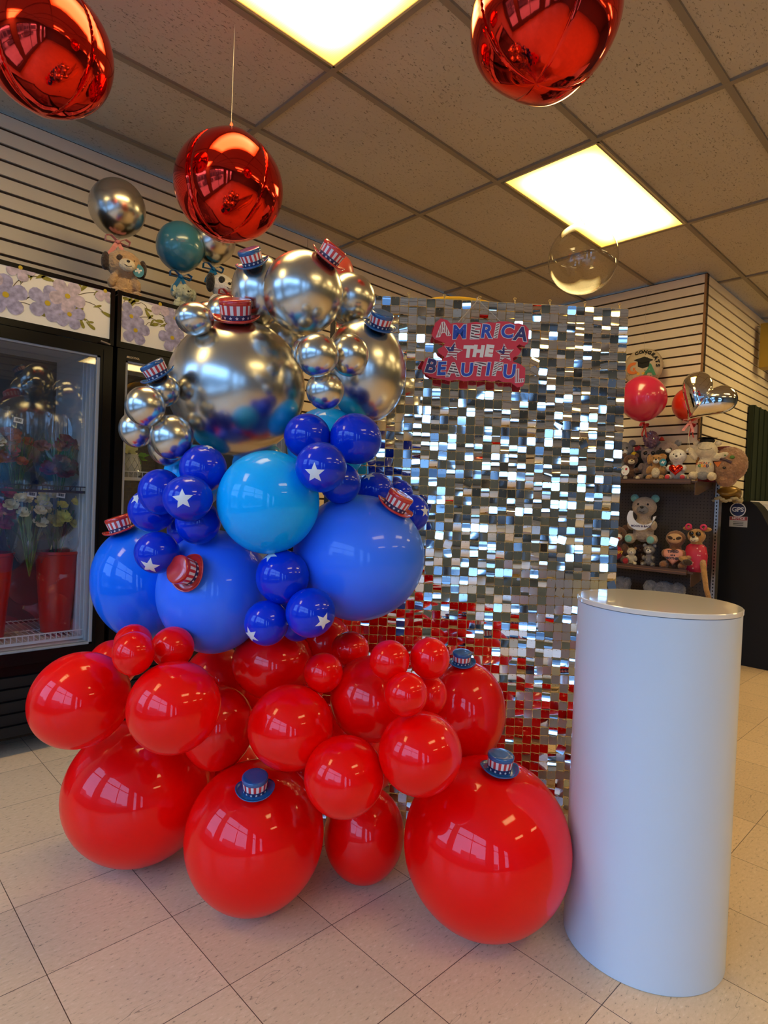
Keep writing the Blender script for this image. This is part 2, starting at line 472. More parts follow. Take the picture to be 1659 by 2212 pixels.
slat_wall('wall_left', (WX, YL), (XR + 0.05, YL), 0, CEIL, (0, -1), seams=(WX * -1 + 0.18, on_y(665, 516, YL).x - WX))
slat_wall('wall_right', (XR, YL), (XR, YC), 0, CEIL, (-1, 0))
slat_wall('wall_corner', (XR + 0.0125, YC), (XE, YC), 0, CEIL, (0, -1))
bm = bmesh.new()
bx(bm, XR - 0.002, XR + 0.012, YC - 0.002, YC + 0.012, 0, CEIL - 0.01)
obj('trim_2', bm, m_mdf, kind='structure', label='raw brown board edge at the slatwall corner')
bm = bmesh.new(); bx(bm, XE - 0.1, XE, YS, YC, 0, CEIL); obj('wall_far', bm, m_wall, kind='structure')
bm = bmesh.new(); bx(bm, -2.0, XE, YS - 0.1, YS, 0, CEIL); obj('wall_back', bm, m_wall, kind='structure')
# window wall
bm = bmesh.new()
bx(bm, WX - 0.2, WX, YS, YL, 2.72, CEIL)
ys = sorted([(y0, y1, z0) for y0, y1, z0, z1 in WINS])
prev = YS
for y0, y1, z0 in ys:
    bx(bm, WX - 0.2, WX, prev, y0, 0, 2.72); bx(bm, WX - 0.2, WX, y0, y1, 0, z0); prev = y1
bx(bm, WX - 0.2, WX, prev, YL, 0, 2.72)
obj('wall_front', bm, m_wall, kind='structure')
for i, (y0, y1, z0, z1) in enumerate(WINS):
    bm = bmesh.new()
    xf = WX - 0.06; t = 0.055
    bx(bm, xf - .05, xf, y0, y1, z0, z0 + t); bx(bm, xf - .05, xf, y0, y1, z1 - t, z1)
    nv = max(1, round((y1 - y0) / 1.6))
    for k in range(nv + 1):
        y = y0 + (y1 - y0) * k / nv
        bx(bm, xf - .05, xf, y - (t / 2 if 0 < k < nv else 0) - (0 if k < nv else t), y + (t / 2 if 0 < k < nv else 0) + (0 if k > 0 else t), z0, z1)
    bx(bm, xf - .05, xf, y0, y1, 1.98, 2.03)
    fr = obj('window_%d' % (i + 1), bm, m_alu, kind='structure')
    bm = bmesh.new(); bx(bm, xf - .03, xf - .024, y0 + t, y1 - t, z0 + t, z1 - t)
    obj('window_pane', bm, m_pane, fr)
# outside: pavement, parked cars and the shops across the street (only seen mirrored)
m_pave = mat('pavement', (0.42, 0.42, 0.41), 0.9, noise=0.1, nscale=2)
bm = bmesh.new(); bx(bm, -40, -2.0, -30, 30, -0.3, -0.12); obj('floor_outside', bm, m_pave, kind='structure')
bm = bmesh.new()
for k in range(6):
    y = -24 + k * 8.2
    bx(bm, -22, -19, y, y + 7.8, -0.12, 3.2 + (k % 3) * 0.9, k % 2)
    for q in range(3): bx(bm, -18.98, -18.9, y + 0.8 + q * 2.4, y + 2.6 + q * 2.4, 0.4, 2.4, 2)
obj('wall_outside', bm, [mat('far_facade', (0.16, 0.15, 0.15), 0.8), mat('far_facade_pale', (0.22, 0.25, 0.28), 0.8), mat('far_glass', (0.05, 0.07, 0.09), 0.1)], kind='structure')
bm = bmesh.new()  # parked cars added out of view, showing only in reflections
for k in range(3):
    y = -6 + k * 5.2
    bx(bm, -8.8, -7.0, y, y + 4.3, 0.2, 0.85); bx(bm, -8.6, -7.2, y + 0.9, y + 3.4, 0.85, 1.4)
obj('parked_cars_outside', bm, mat('parked_paint', (0.10, 0.11, 0.13), 0.2, coat=1), kind='structure')


def lamp_troffer(x0, y1, label):
    t = empty('ceiling_light', label, 'ceiling light', T((x0 + 0.61, y1 - 0.302, CEIL)), 'fluorescent ceiling panels')
    bm = bmesh.new()
    hx, hy, w_ = 0.598, 0.290, 0.010
    bx(bm, -hx, hx, hy - w_, hy, -0.004, 0.008); bx(bm, -hx, hx, -hy, -hy + w_, -0.004, 0.008)
    bx(bm, -hx, -hx + w_, -hy, hy, -0.004, 0.008); bx(bm, hx - w_, hx, -hy, hy, -0.004, 0.008)
    obj('frame', bm, mat('lamp_frame', (0.6, 0.48, 0.25), 0.4), t)
    bm = bmesh.new(); bx(bm, -hx + w_, hx - w_, -hy + w_, hy - w_, 0.0, 0.004)
    obj('diffuser', bm, m_diff, t)


lamp_troffer(0.4155 + 0.005, 2.1405 - 0.02, 'lit fluorescent panel above the red foil balloons, nearest the camera')
lamp_troffer(2.8645 + 0.005, 2.1405 - 0.02, 'lit fluorescent panel over the backdrop with the clear bubble in front of it')
for xx in (0.4205, 2.8695, 5.3185):
    for yy in (-0.90, -3.34):
        lamp_troffer(xx, yy, 'lit fluorescent panel ' + {0.4205: 'near the window wall', 2.8695: 'mid shop', 5.3185: 'deepest in the shop'}[xx] + (', in the row behind the photographer' if yy > -2 else ', in the row along the far back wall'))
lamp_troffer(-1.79, 2.1205, 'lit fluorescent panel between the window wall and the left slatwall, behind the view')
lamp_troffer(5.3185, 0.91, 'lit fluorescent panel above the dark machine end of the shop')

# ------------------------------------------------------------------ balloon garland
# key: centre x, y, z (m), horizontal radius, vertical radius, lean (deg), colour
BALLOONS = {
'R1':(0.776,1.845,0.214,0.225,0.214,0,'red'), 'R2':(0.925,1.424,0.198,0.19,0.198,0,'red'),
'R3':(1.234,1.31,0.139,0.12,0.139,0,'red'), 'R4':(1.35,0.95,0.225,0.223,0.225,0,'red'),
'R5':(0.981,1.122,0.455,0.099,0.097,0,'red'), 'R6':(1.1,0.98,0.529,0.102,0.099,0,'red'),
'R7':(0.941,1.298,0.535,0.112,0.109,0,'red'), 'R8':(0.679,1.429,0.607,0.113,0.113,0,'red'),
'R9':(0.552,1.726,0.572,0.126,0.131,58,'red'), 'R10':(0.6,1.496,0.739,0.05,0.054,0,'red'),
'R11':(0.647,1.617,0.735,0.049,0.05,0,'red'), 'R12':(0.686,1.86,0.617,0.072,0.073,0,'red'),
'R13':(0.714,1.524,0.732,0.055,0.055,0,'red'), 'R14':(0.964,1.736,0.553,0.103,0.103,0,'red'),
'R15':(1.028,1.521,0.644,0.12,0.107,0,'red'), 'R16':(1.029,1.279,0.669,0.053,0.053,0,'red'),
'R17':(1.183,1.348,0.698,0.056,0.051,0,'red'), 'R18':(1.16,1.223,0.587,0.116,0.118,0,'red'),
'R19':(1.062,1.06,0.745,0.05,0.05,0,'red'), 'R20':(1.166,1.019,0.743,0.051,0.053,0,'red'),
'R21':(1.053,0.991,0.68,0.052,0.052,0,'red'), 'R22':(1.203,1.05,0.633,0.049,0.053,0,'red'),
'R23':(1.473,1.134,0.508,0.121,0.152,0,'red'), 'R24':(0.881,1.573,0.465,0.104,0.121,0,'red'),
'R25':(1.216,1.513,0.678,0.089,0.087,0,'red'), 'R26':(1.221,1.479,0.404,0.103,0.08,0,'red'),
'R27':(1.062,1.814,0.201,0.103,0.097,0,'red'), 'R28':(1.101,1.768,0.423,0.084,0.09,0,'red'),
'R29':(1.204,1.594,0.234,0.098,0.098,0,'red'), 'R30':(1.316,1.391,0.3,0.089,0.085,0,'red'), 'R31':(1.211,1.595,0.516,0.061,0.067,0,'red'),
'D19':(1.087,1.582,0.769,0.068,0.057,0,'navy'),
'B1':(0.782,1.909,0.849,0.147,0.181,-12,'royal'), 'B2':(0.874,1.606,0.858,0.162,0.179,0,'mid'),
'B3':(1.167,1.308,0.975,0.19,0.182,0,'mid'), 'B4':(0.887,1.358,1.126,0.133,0.136,0,'sky'),
'B5':(1.161,1.469,1.3,0.12,0.12,0,'sky'), 'B6':(0.866,1.732,1.193,0.093,0.097,0,'sky'),
'B7':(1.107,1.757,1.236,0.091,0.093,0,'sky'), 'D1':(0.775,1.507,1.208,0.062,0.064,0,'navy'), 'D2':(0.7,1.598,1.142,0.058,0.062,0,'navy'),
'D3':(0.709,1.454,1.128,0.062,0.059,0,'navy'), 'D4':(0.721,1.699,1.089,0.065,0.062,0,'navy'),
'D5':(0.775,1.525,1.064,0.06,0.06,0,'navy'), 'D6':(0.686,1.576,0.98,0.058,0.056,0,'navy'),
'D7':(0.829,1.727,1.029,0.046,0.05,0,'navy'), 'D8':(0.998,1.349,1.31,0.064,0.062,0,'navy'),
'D9':(1.093,1.257,1.308,0.072,0.07,25,'navy'), 'D10':(0.932,1.198,1.219,0.064,0.063,0,'navy'),
'D11':(1.063,1.279,1.185,0.057,0.056,0,'navy'), 'D12':(1.283,1.373,1.172,0.058,0.057,0,'navy'),
'D13':(1.388,1.366,1.164,0.04,0.047,0,'navy'), 'D14':(1.371,1.294,1.106,0.052,0.059,0,'navy'),
'D15':(0.92,1.33,0.93,0.07,0.072,0,'navy'), 'D16':(0.881,1.338,0.811,0.058,0.059,0,'navy'),
'D17':(0.938,1.227,0.85,0.063,0.063,0,'navy'), 'D18':(1.022,1.395,0.782,0.049,0.049,0,'navy'),
'S1':(0.96,1.666,1.468,0.207,0.207,0,'silver'), 'S2':(1.019,1.422,1.722,0.113,0.115,0,'silver'),
'S3':(1.005,1.625,1.77,0.087,0.106,0,'silver'), 'S4':(1.218,1.453,1.762,0.08,0.079,0,'silver'),
'S5':(1.236,1.389,1.536,0.125,0.157,-8,'silver'), 'S6':(0.953,1.258,1.509,0.055,0.055,0,'silver'),
'S7':(1.064,1.263,1.532,0.053,0.057,0,'silver'), 'S8':(1.006,1.288,1.43,0.051,0.051,0,'silver'),
'S9':(1.007,1.374,1.546,0.045,0.043,0,'silver'), 'S10':(0.779,1.594,1.625,0.052,0.045,0,'silver'),
'S11':(0.955,1.75,1.714,0.057,0.055,0,'silver'), 'S12':(0.637,1.564,1.361,0.05,0.052,0,'silver'),
'S13':(0.715,1.636,1.422,0.045,0.046,0,'silver'), 'S14':(0.662,1.677,1.311,0.047,0.05,0,'silver'),
'S15':(0.711,1.564,1.289,0.056,0.06,0,'silver'), 'S16':(1.153,1.716,1.672,0.084,0.09,0,'silver'),
'S17':(0.947,1.841,1.728,0.044,0.039,0,'silver'), 'S18':(0.755,1.679,1.273,0.057,0.058,0,'silver'),
}
BL = {
'R1': 'giant red latex balloon on the floor at the far left of the garland',
'R2': 'big red latex balloon on the floor wearing a blue-topped hat low in the middle',
'R3': 'medium red latex balloon on the floor between the two big hatted ones',
'R4': 'biggest red latex balloon, on the floor beside the white pedestal, wearing a hat',
'R5': 'round red latex balloon directly above the medium one on the floor',
'R6': 'red latex balloon leaning over the biggest one, right of the lower middle',
'R7': 'red latex balloon just above and right of the hatted one on the floor',
'R8': 'round red latex balloon in the left cluster, in front of the tilted egg-shaped one',
'R9': 'egg-shaped tilted red latex balloon sticking out farthest left',
'R10': 'little red latex balloon above the egg-shaped one, in front of its twin',
'R11': 'little red latex balloon peeking out behind its twin under the blue balloon',
'R12': 'red latex balloon half hidden behind the egg-shaped one at the left',
'R13': 'small red latex balloon under the left edge of the periwinkle balloon with the red hat',
'R14': 'shaded red latex balloon deep under the left periwinkle balloon',
'R15': 'large shaded red latex balloon below the lowest starred blue balloons',
'R16': 'small red latex balloon just left of the middle upright oval red one',
'R17': 'small red latex balloon high at the back against the lower backdrop edge',
'R18': 'upright oval red latex balloon mid garland with a bright window reflection',
'R19': 'left one of the little red balloon trio at the right shoulder',
'R20': 'right one of the little red balloon trio, next to the dark blue hat',
'R21': 'lowest and front one of the little red balloon trio',
'R22': 'little red latex balloon tucked behind the trio at the right shoulder',
'R23': 'large red latex balloon against the backdrop wearing the small dark blue hat',
'R24': 'red latex balloon half hidden behind the round one in the left cluster',
'R25': 'red latex balloon at the back under the right periwinkle balloon',
'R26': 'red latex balloon buried in the dark core of the red section',
'R27': 'red balloon in deep shade between the giant left one and the hatted middle one',
'R28': 'red balloon in deep shade left of the one just above the hatted middle balloon',
'R29': 'red balloon in deep shade behind the blue-hatted middle one, low near the floor',
'R30': 'red balloon filling the gap behind the round one above the medium floor balloon',
'R31': 'red balloon filling the gap left of the upright oval one',
'D19': 'dark blue balloon in deep shade behind the lowest starred ones',
'B1': 'royal blue latex balloon at the left edge beside the refrigerator wearing a red hat',
'B2': 'periwinkle blue balloon in the middle with the red hat facing the viewer',
'B3': 'large periwinkle blue balloon at the right in front of the backdrop',
'B4': 'bright sky blue latex balloon in the centre of the garland',
'B5': 'sky blue latex balloon behind the pair of plain dark blue ones at the upper right',
'B6': 'sky blue latex balloon peeking out at the left under the small chrome ones',
'B7': 'sky blue latex balloon hidden at the back under the giant chrome one',
'D1': 'plain dark blue balloon left of the sky blue one, topmost of the left cluster',
'D2': 'plain dark blue balloon left of the starred one in the left cluster',
'D3': 'dark blue balloon with a full white star in the middle of the left cluster',
'D4': 'dark blue balloon whose star is half covered at the left edge of the left cluster',
'D5': 'plain dark blue balloon under the starred one of the left cluster',
'D6': 'dark blue balloon with a star near its bottom resting on the royal blue one',
'D7': 'small dark blue balloon wedged in the shade behind the left cluster',
'D8': 'plain dark blue balloon, left one of the upper right pair under the chrome ones',
'D9': 'plain dark blue balloon, right one of the upper right pair, touching the backdrop side',
'D10': 'dark blue balloon with a full white star below the upper right pair',
'D11': 'shaded dark blue balloon behind the starred one at the upper right',
'D12': 'dark blue balloon with a star at its top left, behind the large periwinkle one',
'D13': 'tiny dark blue balloon between the two starred ones at the backdrop',
'D14': 'dark blue balloon behind the red hat at the backdrop, star on its right rim',
'D15': 'dark blue balloon under the sky blue one with a folded star at its top',
'D16': 'dark blue balloon low in the middle with a star at its lower left',
'D17': 'dark blue balloon low in the middle with a star at its lower right',
'D18': 'small dark blue balloon in shade between the two lowest starred ones',
'S1': 'giant chrome silver balloon wearing the biggest red hat',
'S2': 'round chrome silver balloon at the top centre with a red hat behind its shoulder',
'S3': 'chrome silver balloon at the top left wearing a blue hat',
'S4': 'chrome silver balloon at the top right behind the top centre one',
'S5': 'tall chrome silver balloon at the right wearing a blue hat against the backdrop',
'S6': 'little chrome balloon, left and front of the trio between the large ones',
'S7': 'little chrome balloon, right one of the trio between the large ones',
'S8': 'little chrome balloon, lowest of the trio between the large ones',
'S9': 'little chrome balloon mostly hidden behind the trio',
'S10': 'little chrome balloon at the upper left shoulder of the giant one',
'S11': 'little chrome balloon behind the biggest red hat',
'S12': 'little chrome balloon farthest up in the left bunch beside the refrigerator',
'S13': 'little chrome balloon wearing the blue-topped hat at the left',
'S14': 'little chrome balloon farthest left in the bunch beside the refrigerator',
'S15': 'little chrome balloon, lowest and front of the left bunch',
'S16': 'chrome silver balloon in shade between the giant one and the top centre one',
'S17': 'tiny chrome balloon between two others near the refrigerator header',
'S18': 'little chrome balloon in shade under the lowest of the left bunch',
}
GRP = {'red': 'red latex balloons of the garland', 'royal': 'large blue balloons of the garland', 'mid': 'large blue balloons of the garland',
       'sky': 'sky blue balloons of the garland', 'navy': 'dark blue balloons of the garland', 'silver': 'chrome silver balloons of the garland'}
# camera-side frame used as the common facing of the display: everything faces the front of the shop
FR = Vector((R[0][0], R[1][0], 0)).normalized()
FU = Vector((0, 0, 1))
FN = FR.cross(FU)
BOBJ = {}


def ball_rot(key):
    roll = math.radians(BALLOONS[key][5])
    x = FR * math.cos(roll) - FU * math.sin(roll); z = FR * math.sin(roll) + FU * math.cos(roll); y = z.cross(x)
    return Matrix((x, y, z)).transposed()


def add_balloon(key):
    x, y, z, a, b_, roll, col = BALLOONS[key]
    bm = bmesh.new()
    big = a > 0.09
    ell(bm, (0, 0, 0), (1, 1, 1), 64 if big else 40, 40 if big else 26)
    for v in bm.verts:
        # inflated latex: a touch fuller above, drawn in towards the tied end below
        t = v.co.z
        k = 1 - 0.035 * max(0, -t) ** 2 + 0.01 * t
        v.co.x *= a * k; v.co.y *= a * k; v.co.z *= b_
    o = obj('balloon', bm, LATEX[col], smooth=True, label=BL[key], cat='balloon', group=GRP[col],
            M=T((x, y, z)) @ ball_rot(key).to_4x4())
    BOBJ[key] = o
    return o


for k in BALLOONS: add_balloon(k)


def surf(key, px, py):
    """point of the balloon's skin seen at that place"""
    o = BOBJ[key]; x, y, z, a, b_, roll, col = BALLOONS[key]
    Mi = o.matrix_world.inverted() if False else (T((x, y, z)) @ ball_rot(key).to_4x4()).inverted()
    o0 = Mi @ Vector((0, 0, CAM_H)); d = Mi.to_3x3() @ pray(px, py)
    S = Vector((1 / a, 1 / a, 1 / b_))
    p = o0 * S; q = d * S
    A = q.dot(q); B = p.dot(q); C = p.dot(p) - 1
    disc = B * B - A * C
    t = (-B - math.sqrt(disc)) / A if disc > 0 else -B / A
    return o0 + d * t     # local point


def add_star(key, px, py, rpx, rot):
    x, y, z, a, b_, roll, col = BALLOONS[key]
    p = surf(key, px, py)
    n = Vector((p.x / a ** 2, p.y / a ** 2, p.z / b_ ** 2)).normalized()
    up = Vector((0, 0, 1)); e1 = up.cross(n).normalized() if abs(n.z) < 0.99 else Vector((1, 0, 0)); e2 = n.cross(e1)
    dist = (Vector((x, y, z)) - Vector((0, 0, CAM_H))).length - a
    r = rpx / F_PX * dist
    bm = bmesh.new()
    pts = star_poly(r, 0.42, math.radians(rot))
    c = bm.verts.new(p); vs = [bm.verts.new(p + e1 * u + e2 * v) for u, v in pts]
    for i in range(10): bm.faces.new((c, vs[i], vs[(i + 1) % 10]))
    bmesh.ops.subdivide_edges(bm, edges=bm.edges, cuts=5, use_grid_fill=True)
    bmesh.ops.triangulate(bm, faces=bm.faces)
    for v in bm.verts:
        k = Vector((v.co.x / a, v.co.y / a, v.co.z / b_)).length
        t = v.co.z / b_ / k
        v.co = Vector((v.co.x / k * 1.004, v.co.y / k * 1.004, v.co.z / k * 1.004))
        q = 1 - 0.035 * max(0, -t) ** 2 + 0.01 * t
        v.co.x *= q; v.co.y *= q
    obj('printed_star', bm, m_star, BOBJ[key], smooth=True, recalc=False)


for s in [('D3', 394, 1078, 24, -6), ('D10', 679, 1022, 25, 0), ('D6', 323, 1224, 23, 14), ('D4', 295, 1075, 17, 0), ('D15', 584, 1199, 22, 10),
          ('D16', 541, 1373, 22, -14), ('D17', 699, 1343, 22, 24), ('D12', 797, 1028, 15, 10), ('D14', 919, 1104, 15, 0), ('D1', 452, 965, 14, 0)]:
    add_star(*s)

# ------------------------------------------------------------------ little top hats


def make_hat(name, mtop, label):
    t = empty(name, label, 'hat', group='little party top hats on the balloons')
    bm = bmesh.new()   # brim, curled up at both sides
    prof = [(0.030, 0.004), (0.040, 0.0015), (0.048, 0.002), (0.0515, 0.0055), (0.0505, 0.0078), (0.047, 0.0045), (0.040, 0.0032), (0.030, 0.006)]
    lathe(bm, prof, 48, squash=0.9)
    for v in bm.verts:
        rr = math.hypot(v.co.x, v.co.y)
        v.co.z += 0.010 * max(0, (rr - 0.034) / 0.018) * (abs(v.co.x) / max(rr, 1e-6)) ** 3 - 0.002 * max(0, (rr - 0.034) / 0.018)
    obj('brim', bm, mtop, t, smooth=True)
    bm = bmesh.new()   # crown top
    rg, _ = lathe(bm, [(0.0334, 0.0345), (0.0342, 0.0362), (0.0342, 0.0425), (0.0325, 0.0455), (0.029, 0.0465), (0.015, 0.0460), (0.001, 0.0458)], 48)
    capf(bm, rg[-1]); obj('crown', bm, mtop, t, smooth=True)
    bm = bmesh.new()   # striped paper band
    n = 30
    for i in range(n):
        a0, a1 = 2 * PI * i / n, 2 * PI * (i + 1) / n
        for q in range(2):
            b0 = a0 + (a1 - a0) * q / 2; b1 = a0 + (a1 - a0) * (q + 1) / 2
            v = [bm.verts.new((r * math.cos(g), r * math.sin(g), z)) for r, z, g in ((0.0312, 0.014, b0), (0.0312, 0.014, b1), (0.0334, 0.0352, b1), (0.0334, 0.0352, b0))]
            f = bm.faces.new(v); f.material_index = i % 2
    bmesh.ops.remove_doubles(bm, verts=bm.verts, dist=1e-5)
    obj('striped_band', bm, [m_stripe_r, m_stripe_w], t, smooth=True, label='red and white striped paper band')
    bm = bmesh.new()   # navy belt with stars
    lathe(bm, [(0.0306, 0.0035), (0.0315, 0.0155)], 60)
    for i in range(15):
        g = 2 * PI * (i + .5) / 15
        c = Vector((0.0318 * math.cos(g), 0.0318 * math.sin(g), 0.0095)); e1 = Vector((-math.sin(g), math.cos(g), 0))
        vs = [bm.verts.new(c + e1 * u + Vector((0, 0, 1)) * v) for u, v in star_poly(0.0040)]
        f = bm.faces.new(vs); f.material_index = 1
    obj('star_band', bm, [m_navyband, m_star], t, smooth=True, label='navy belt printed with white stars', recalc=False)
    return t


hat_r = make_hat('top_hat', m_hatred, 'x'); hat_b = make_hat('top_hat', m_hatblue, 'x')
used = {'r': False, 'b': False}
HATS = [   # balloon, seat point seen in the view, lean to the right, lean to the front, size, colour
    ('S3', 549, 576, -17, 34, 1.0, 'b', 'blue-topped party hat tilted left on the top left chrome balloon'),
    ('S2', 706, 563, 37, 16, 1.04, 'r', 'red-topped party hat leaning right behind the top centre chrome balloon'),
    ('S1', 510, 692, 1, 24, 1.36, 'r', 'largest red-topped party hat, upright on the giant chrome balloon'),
    ('S5', 818, 708, 17, 32, 1.0, 'b', 'blue-topped party hat on the tall chrome balloon by the backdrop'),
    ('S13', 345, 815, -28, 22, 0.98, 'b', 'blue-topped party hat tilted left above the left chrome bunch'),
    ('B1', 264, 1150, -19, 8, 1.08, 'r', 'red-topped party hat on the royal blue balloon by the refrigerator'),
    ('B3', 850, 1099, 28, 12, 1.1, 'r', 'red-topped party hat leaning right on the large periwinkle balloon'),
    ('B2', 414, 1239, -58, 54, 1.12, 'r', 'red-topped party hat pointing at the viewer on the middle periwinkle balloon'),
    ('R23', 997, 1434, 0, 10, 0.84, 'b', 'smallest dark blue party hat on the red balloon against the backdrop'),
    ('R4', 1078, 1664, 4, 4, 1.02, 'b', 'blue-topped party hat on the biggest red balloon beside the pedestal'),
    ('R2', 551, 1710, 1, 13, 1.0, 'b', 'blue-topped party hat tipped forward on the red balloon low in the middle'),
]
for key, hx, hy, phi, tau, s, c, lab in HATS:
    x, y, z, a, b_, roll, col = BALLOONS[key]
    ph, ta = math.radians(phi), math.radians(tau)
    ax_ = FR * (math.sin(ph) * math.cos(ta)) + FU * (math.cos(ph) * math.cos(ta)) + FN * math.sin(ta)
    rm = ball_rot(key)
    lp = surf(key, hx, hy)
    k = math.sqrt((lp.x / a) ** 2 + (lp.y / a) ** 2 + (lp.z / b_) ** 2); lp = lp / k
    nn = (rm @ Vector((lp.x / a ** 2, lp.y / a ** 2, lp.z / b_ ** 2))).normalized()
    Rc = (a + b_) / 2
    # seat the tilted brim so that it just bites into the balloon
    tilt = math.acos(max(-1, min(1, ax_.dot(nn))))
    p = Vector((x, y, z)) + rm @ lp + nn * (0.035 * s * math.sin(tilt) * 0.6 - (0.046 * s) ** 2 / (2 * Rc) * 0.7)
    nw = ax_
    xa = (FR - nw * FR.dot(nw)).normalized() if abs(FR.dot(nw)) < 0.97 else Vector((0, 0, 1))
    ya = nw.cross(xa)
    M = Matrix(((xa.x, ya.x, nw.x, p.x), (xa.y, ya.y, nw.y, p.y), (xa.z, ya.z, nw.z, p.z), (0, 0, 0, 1))) @ RZ(0.2) @ Matrix.Diagonal((s, s, s, 1))
    src = hat_r if c == 'r' else hat_b
    o = copy_tree(src) if used[c] else src
    used[c] = True
    o.matrix_world = M; o['label'] = lab

# ------------------------------------------------------------------ white cylinder pedestal
PX, PY, PR, PH = 1.640, 0.645, 0.2008, 0.907
t = empty('display_pedestal', 'glossy white cylinder pedestal standing on the floor at the right of the garland', 'pedestal', T((PX, PY, 0)))
bm = bmesh.new(); rg, _ = lathe(bm, [(PR - 0.004, 0.0), (PR - 0.002, 0.002), (PR - 0.002, PH - 0.014)], 128); capf(bm, rg[0], True); capf(bm, rg[-1])
obj('body', bm, m_ped, t, smooth='auto')
bm = bmesh.new(); rg, _ = lathe(bm, [(PR - 0.004, PH - 0.0135), (PR, PH - 0.012), (PR, PH - 0.002), (PR - 0.002, PH)], 128); capf(bm, rg[0], True); capf(bm, rg[-1])
obj('top_disc', bm, mat('pedestal_top', (0.78, 0.70, 0.58), 0.10, coat=0.6), t, smooth='auto', label='shiny disc top mirroring the room')

# ------------------------------------------------------------------ shimmer backdrop
BU = Vector((0.746, -0.666, 0)); BN = Vector((-0.666, -0.746, 0)); B0 = Vector((1.39, 1.514, 0))
S0 = -0.135          # left end along BU (the visible part starts at 0)
NCOL, NROW, PIT = 33, 60, 0.0302
BM = frame(B0 + BU * S0, BU, (0, 0, 1))
bd = empty('shimmer_backdrop', 'silver shimmer wall of mirror sequins on a gold grid behind the balloon garland', 'backdrop', BM)
W_, H_ = NCOL * PIT, NROW * PIT
Z0 = 1.832 - H_
bm = bmesh.new()
for i in range(NCOL + 1): bx(bm, i * PIT - 0.0014, i * PIT + 0.0014, Z0, Z0 + H_, -0.006, -0.003)
for j in range(NROW + 1): bx(bm, 0, W_, Z0 + j * PIT - 0.0014, Z0 + j * PIT + 0.0014, -0.006, -0.003)
for i in range(0, NCOL + 1, 4):   # hook tabs along the top edge
    bx(bm, i * PIT - .0018, i * PIT + .0018, Z0 + H_, Z0 + H_ + 0.012, -.006, -.003)
    if i < NCOL:
        tube(bm, [(i * PIT + 0.005 * math.cos(a * PI / 6), -0, 0) for a in range(2)] and [(i * PIT + 0.0045 * math.cos(a * PI / 6), Z0 + H_ + 0.014 + 0.0045 * math.sin(a * PI / 6), -0.0045) for a in range(12)], 0.0012, 5)
obj('grid_panel', bm, m_gold, bd, label='gold coloured plastic grid the sequins hang on')
bm = bmesh.new()
fw = 0.016
bx(bm, -0.02, -0.004, 0.0, Z0 + H_ - 0.03, -0.035, -0.012); bx(bm, W_ + -0.03, W_ - 0.014, 0.0, Z0 + H_ - 0.03, -0.035, -0.012)
bx(bm, -0.02, W_ - 0.014, Z0 + H_ - 0.046, Z0 + H_ - 0.03, -0.035, -0.012); bx(bm, -0.02, W_ - 0.014, 0.9, 0.916, -0.035, -0.012)
for xx in (-0.012, W_ - 0.022): bx(bm, xx - 0.012, xx + 0.012, 0, 0.012, -0.16, 0.03)
obj('stand_frame', bm, m_alu, bd)
rnd = random.Random(11)


def sequin(bm, cx, cz, tilt, yaw, rollz, curl):
    s = PIT * 0.94
    rows = [0.5, 0.40, 0.13, -0.15, -0.40, -0.5]
    inset = [0.10, 0.0, 0.0, 0.0, 0.0, 0.10]
    vs = []
    M = T((cx, cz, 0.0015)) @ Matrix.Rotation(rollz, 4, 'Z') @ T((0, 0.36 * s, 0)) @ Matrix.Rotation(tilt, 4, 'X') @ Matrix.Rotation(yaw, 4, 'Y') @ T((0, -0.36 * s, 0))
    for r_, ins in zip(rows, inset):
        zz = curl * ((0.5 - r_) ** 2) * s
        line = [bm.verts.new(M @ Vector((u * s, r_ * s, zz))) for u in (-0.5 + ins, 0.5 - ins)]
        vs.append(line)
    for a, b_ in zip(vs, vs[1:]):
        f = bm.faces.new((a[0], b_[0], b_[1], a[1])); f.smooth = True; f.material_index = 0
    # rivet and its eyelet at the top middle
    q = [bm.verts.new(M @ Vector((0.0011 * math.cos(k * PI / 3), 0.36 * s + 0.0011 * math.sin(k * PI / 3), 0.0008))) for k in range(6)]
    f = bm.faces.new(q); f.material_index = 1


stuff = bmesh.new(); cnt = 0
missing = {(14, 8), (15, 8), (24, 27), (17, 3), (20, 46), (26, 50), (22, 17)}
for j in range(NROW):          # j counts from the top
    for i in range(NCOL):
        if (i, j) in missing: continue
        cx = (i + 0.5) * PIT; cz = Z0 + H_ - (j + 0.5) * PIT
        g = rnd.gauss
        tilt = math.radians(g(0.4, 2.2 - 0.8 * j / NROW)) if rnd.random() < 0.87 else math.radians(g(0, 7))
        yaw = math.radians(g(-5.5, 4.2) if j < 0.56 * NROW or rnd.random() > 0.62 else g(-6 - 17 * i / NCOL, 3.0)); rz = math.radians(g(0, 1.3) if rnd.random() < 0.96 else g(0, 14)); curl = g(0.03, 0.065)
        if rnd.random() < 0.15: curl = g(0.0, 0.25)
        if 5 <= j < 15 and 12 <= i < 22:
            b_ = bmesh.new(); sequin(b_, 0, 0, tilt, yaw, rz, curl)
            obj('sequin', b_, [m_mirror, m_gold], bd, M=T((cx, cz, 0)), recalc=False); cnt += 1
        else:
            sequin(stuff, cx, cz, tilt, yaw, rz, curl)
obj('sequins', stuff, [m_mirror, m_gold], bd, kind='stuff', recalc=False)

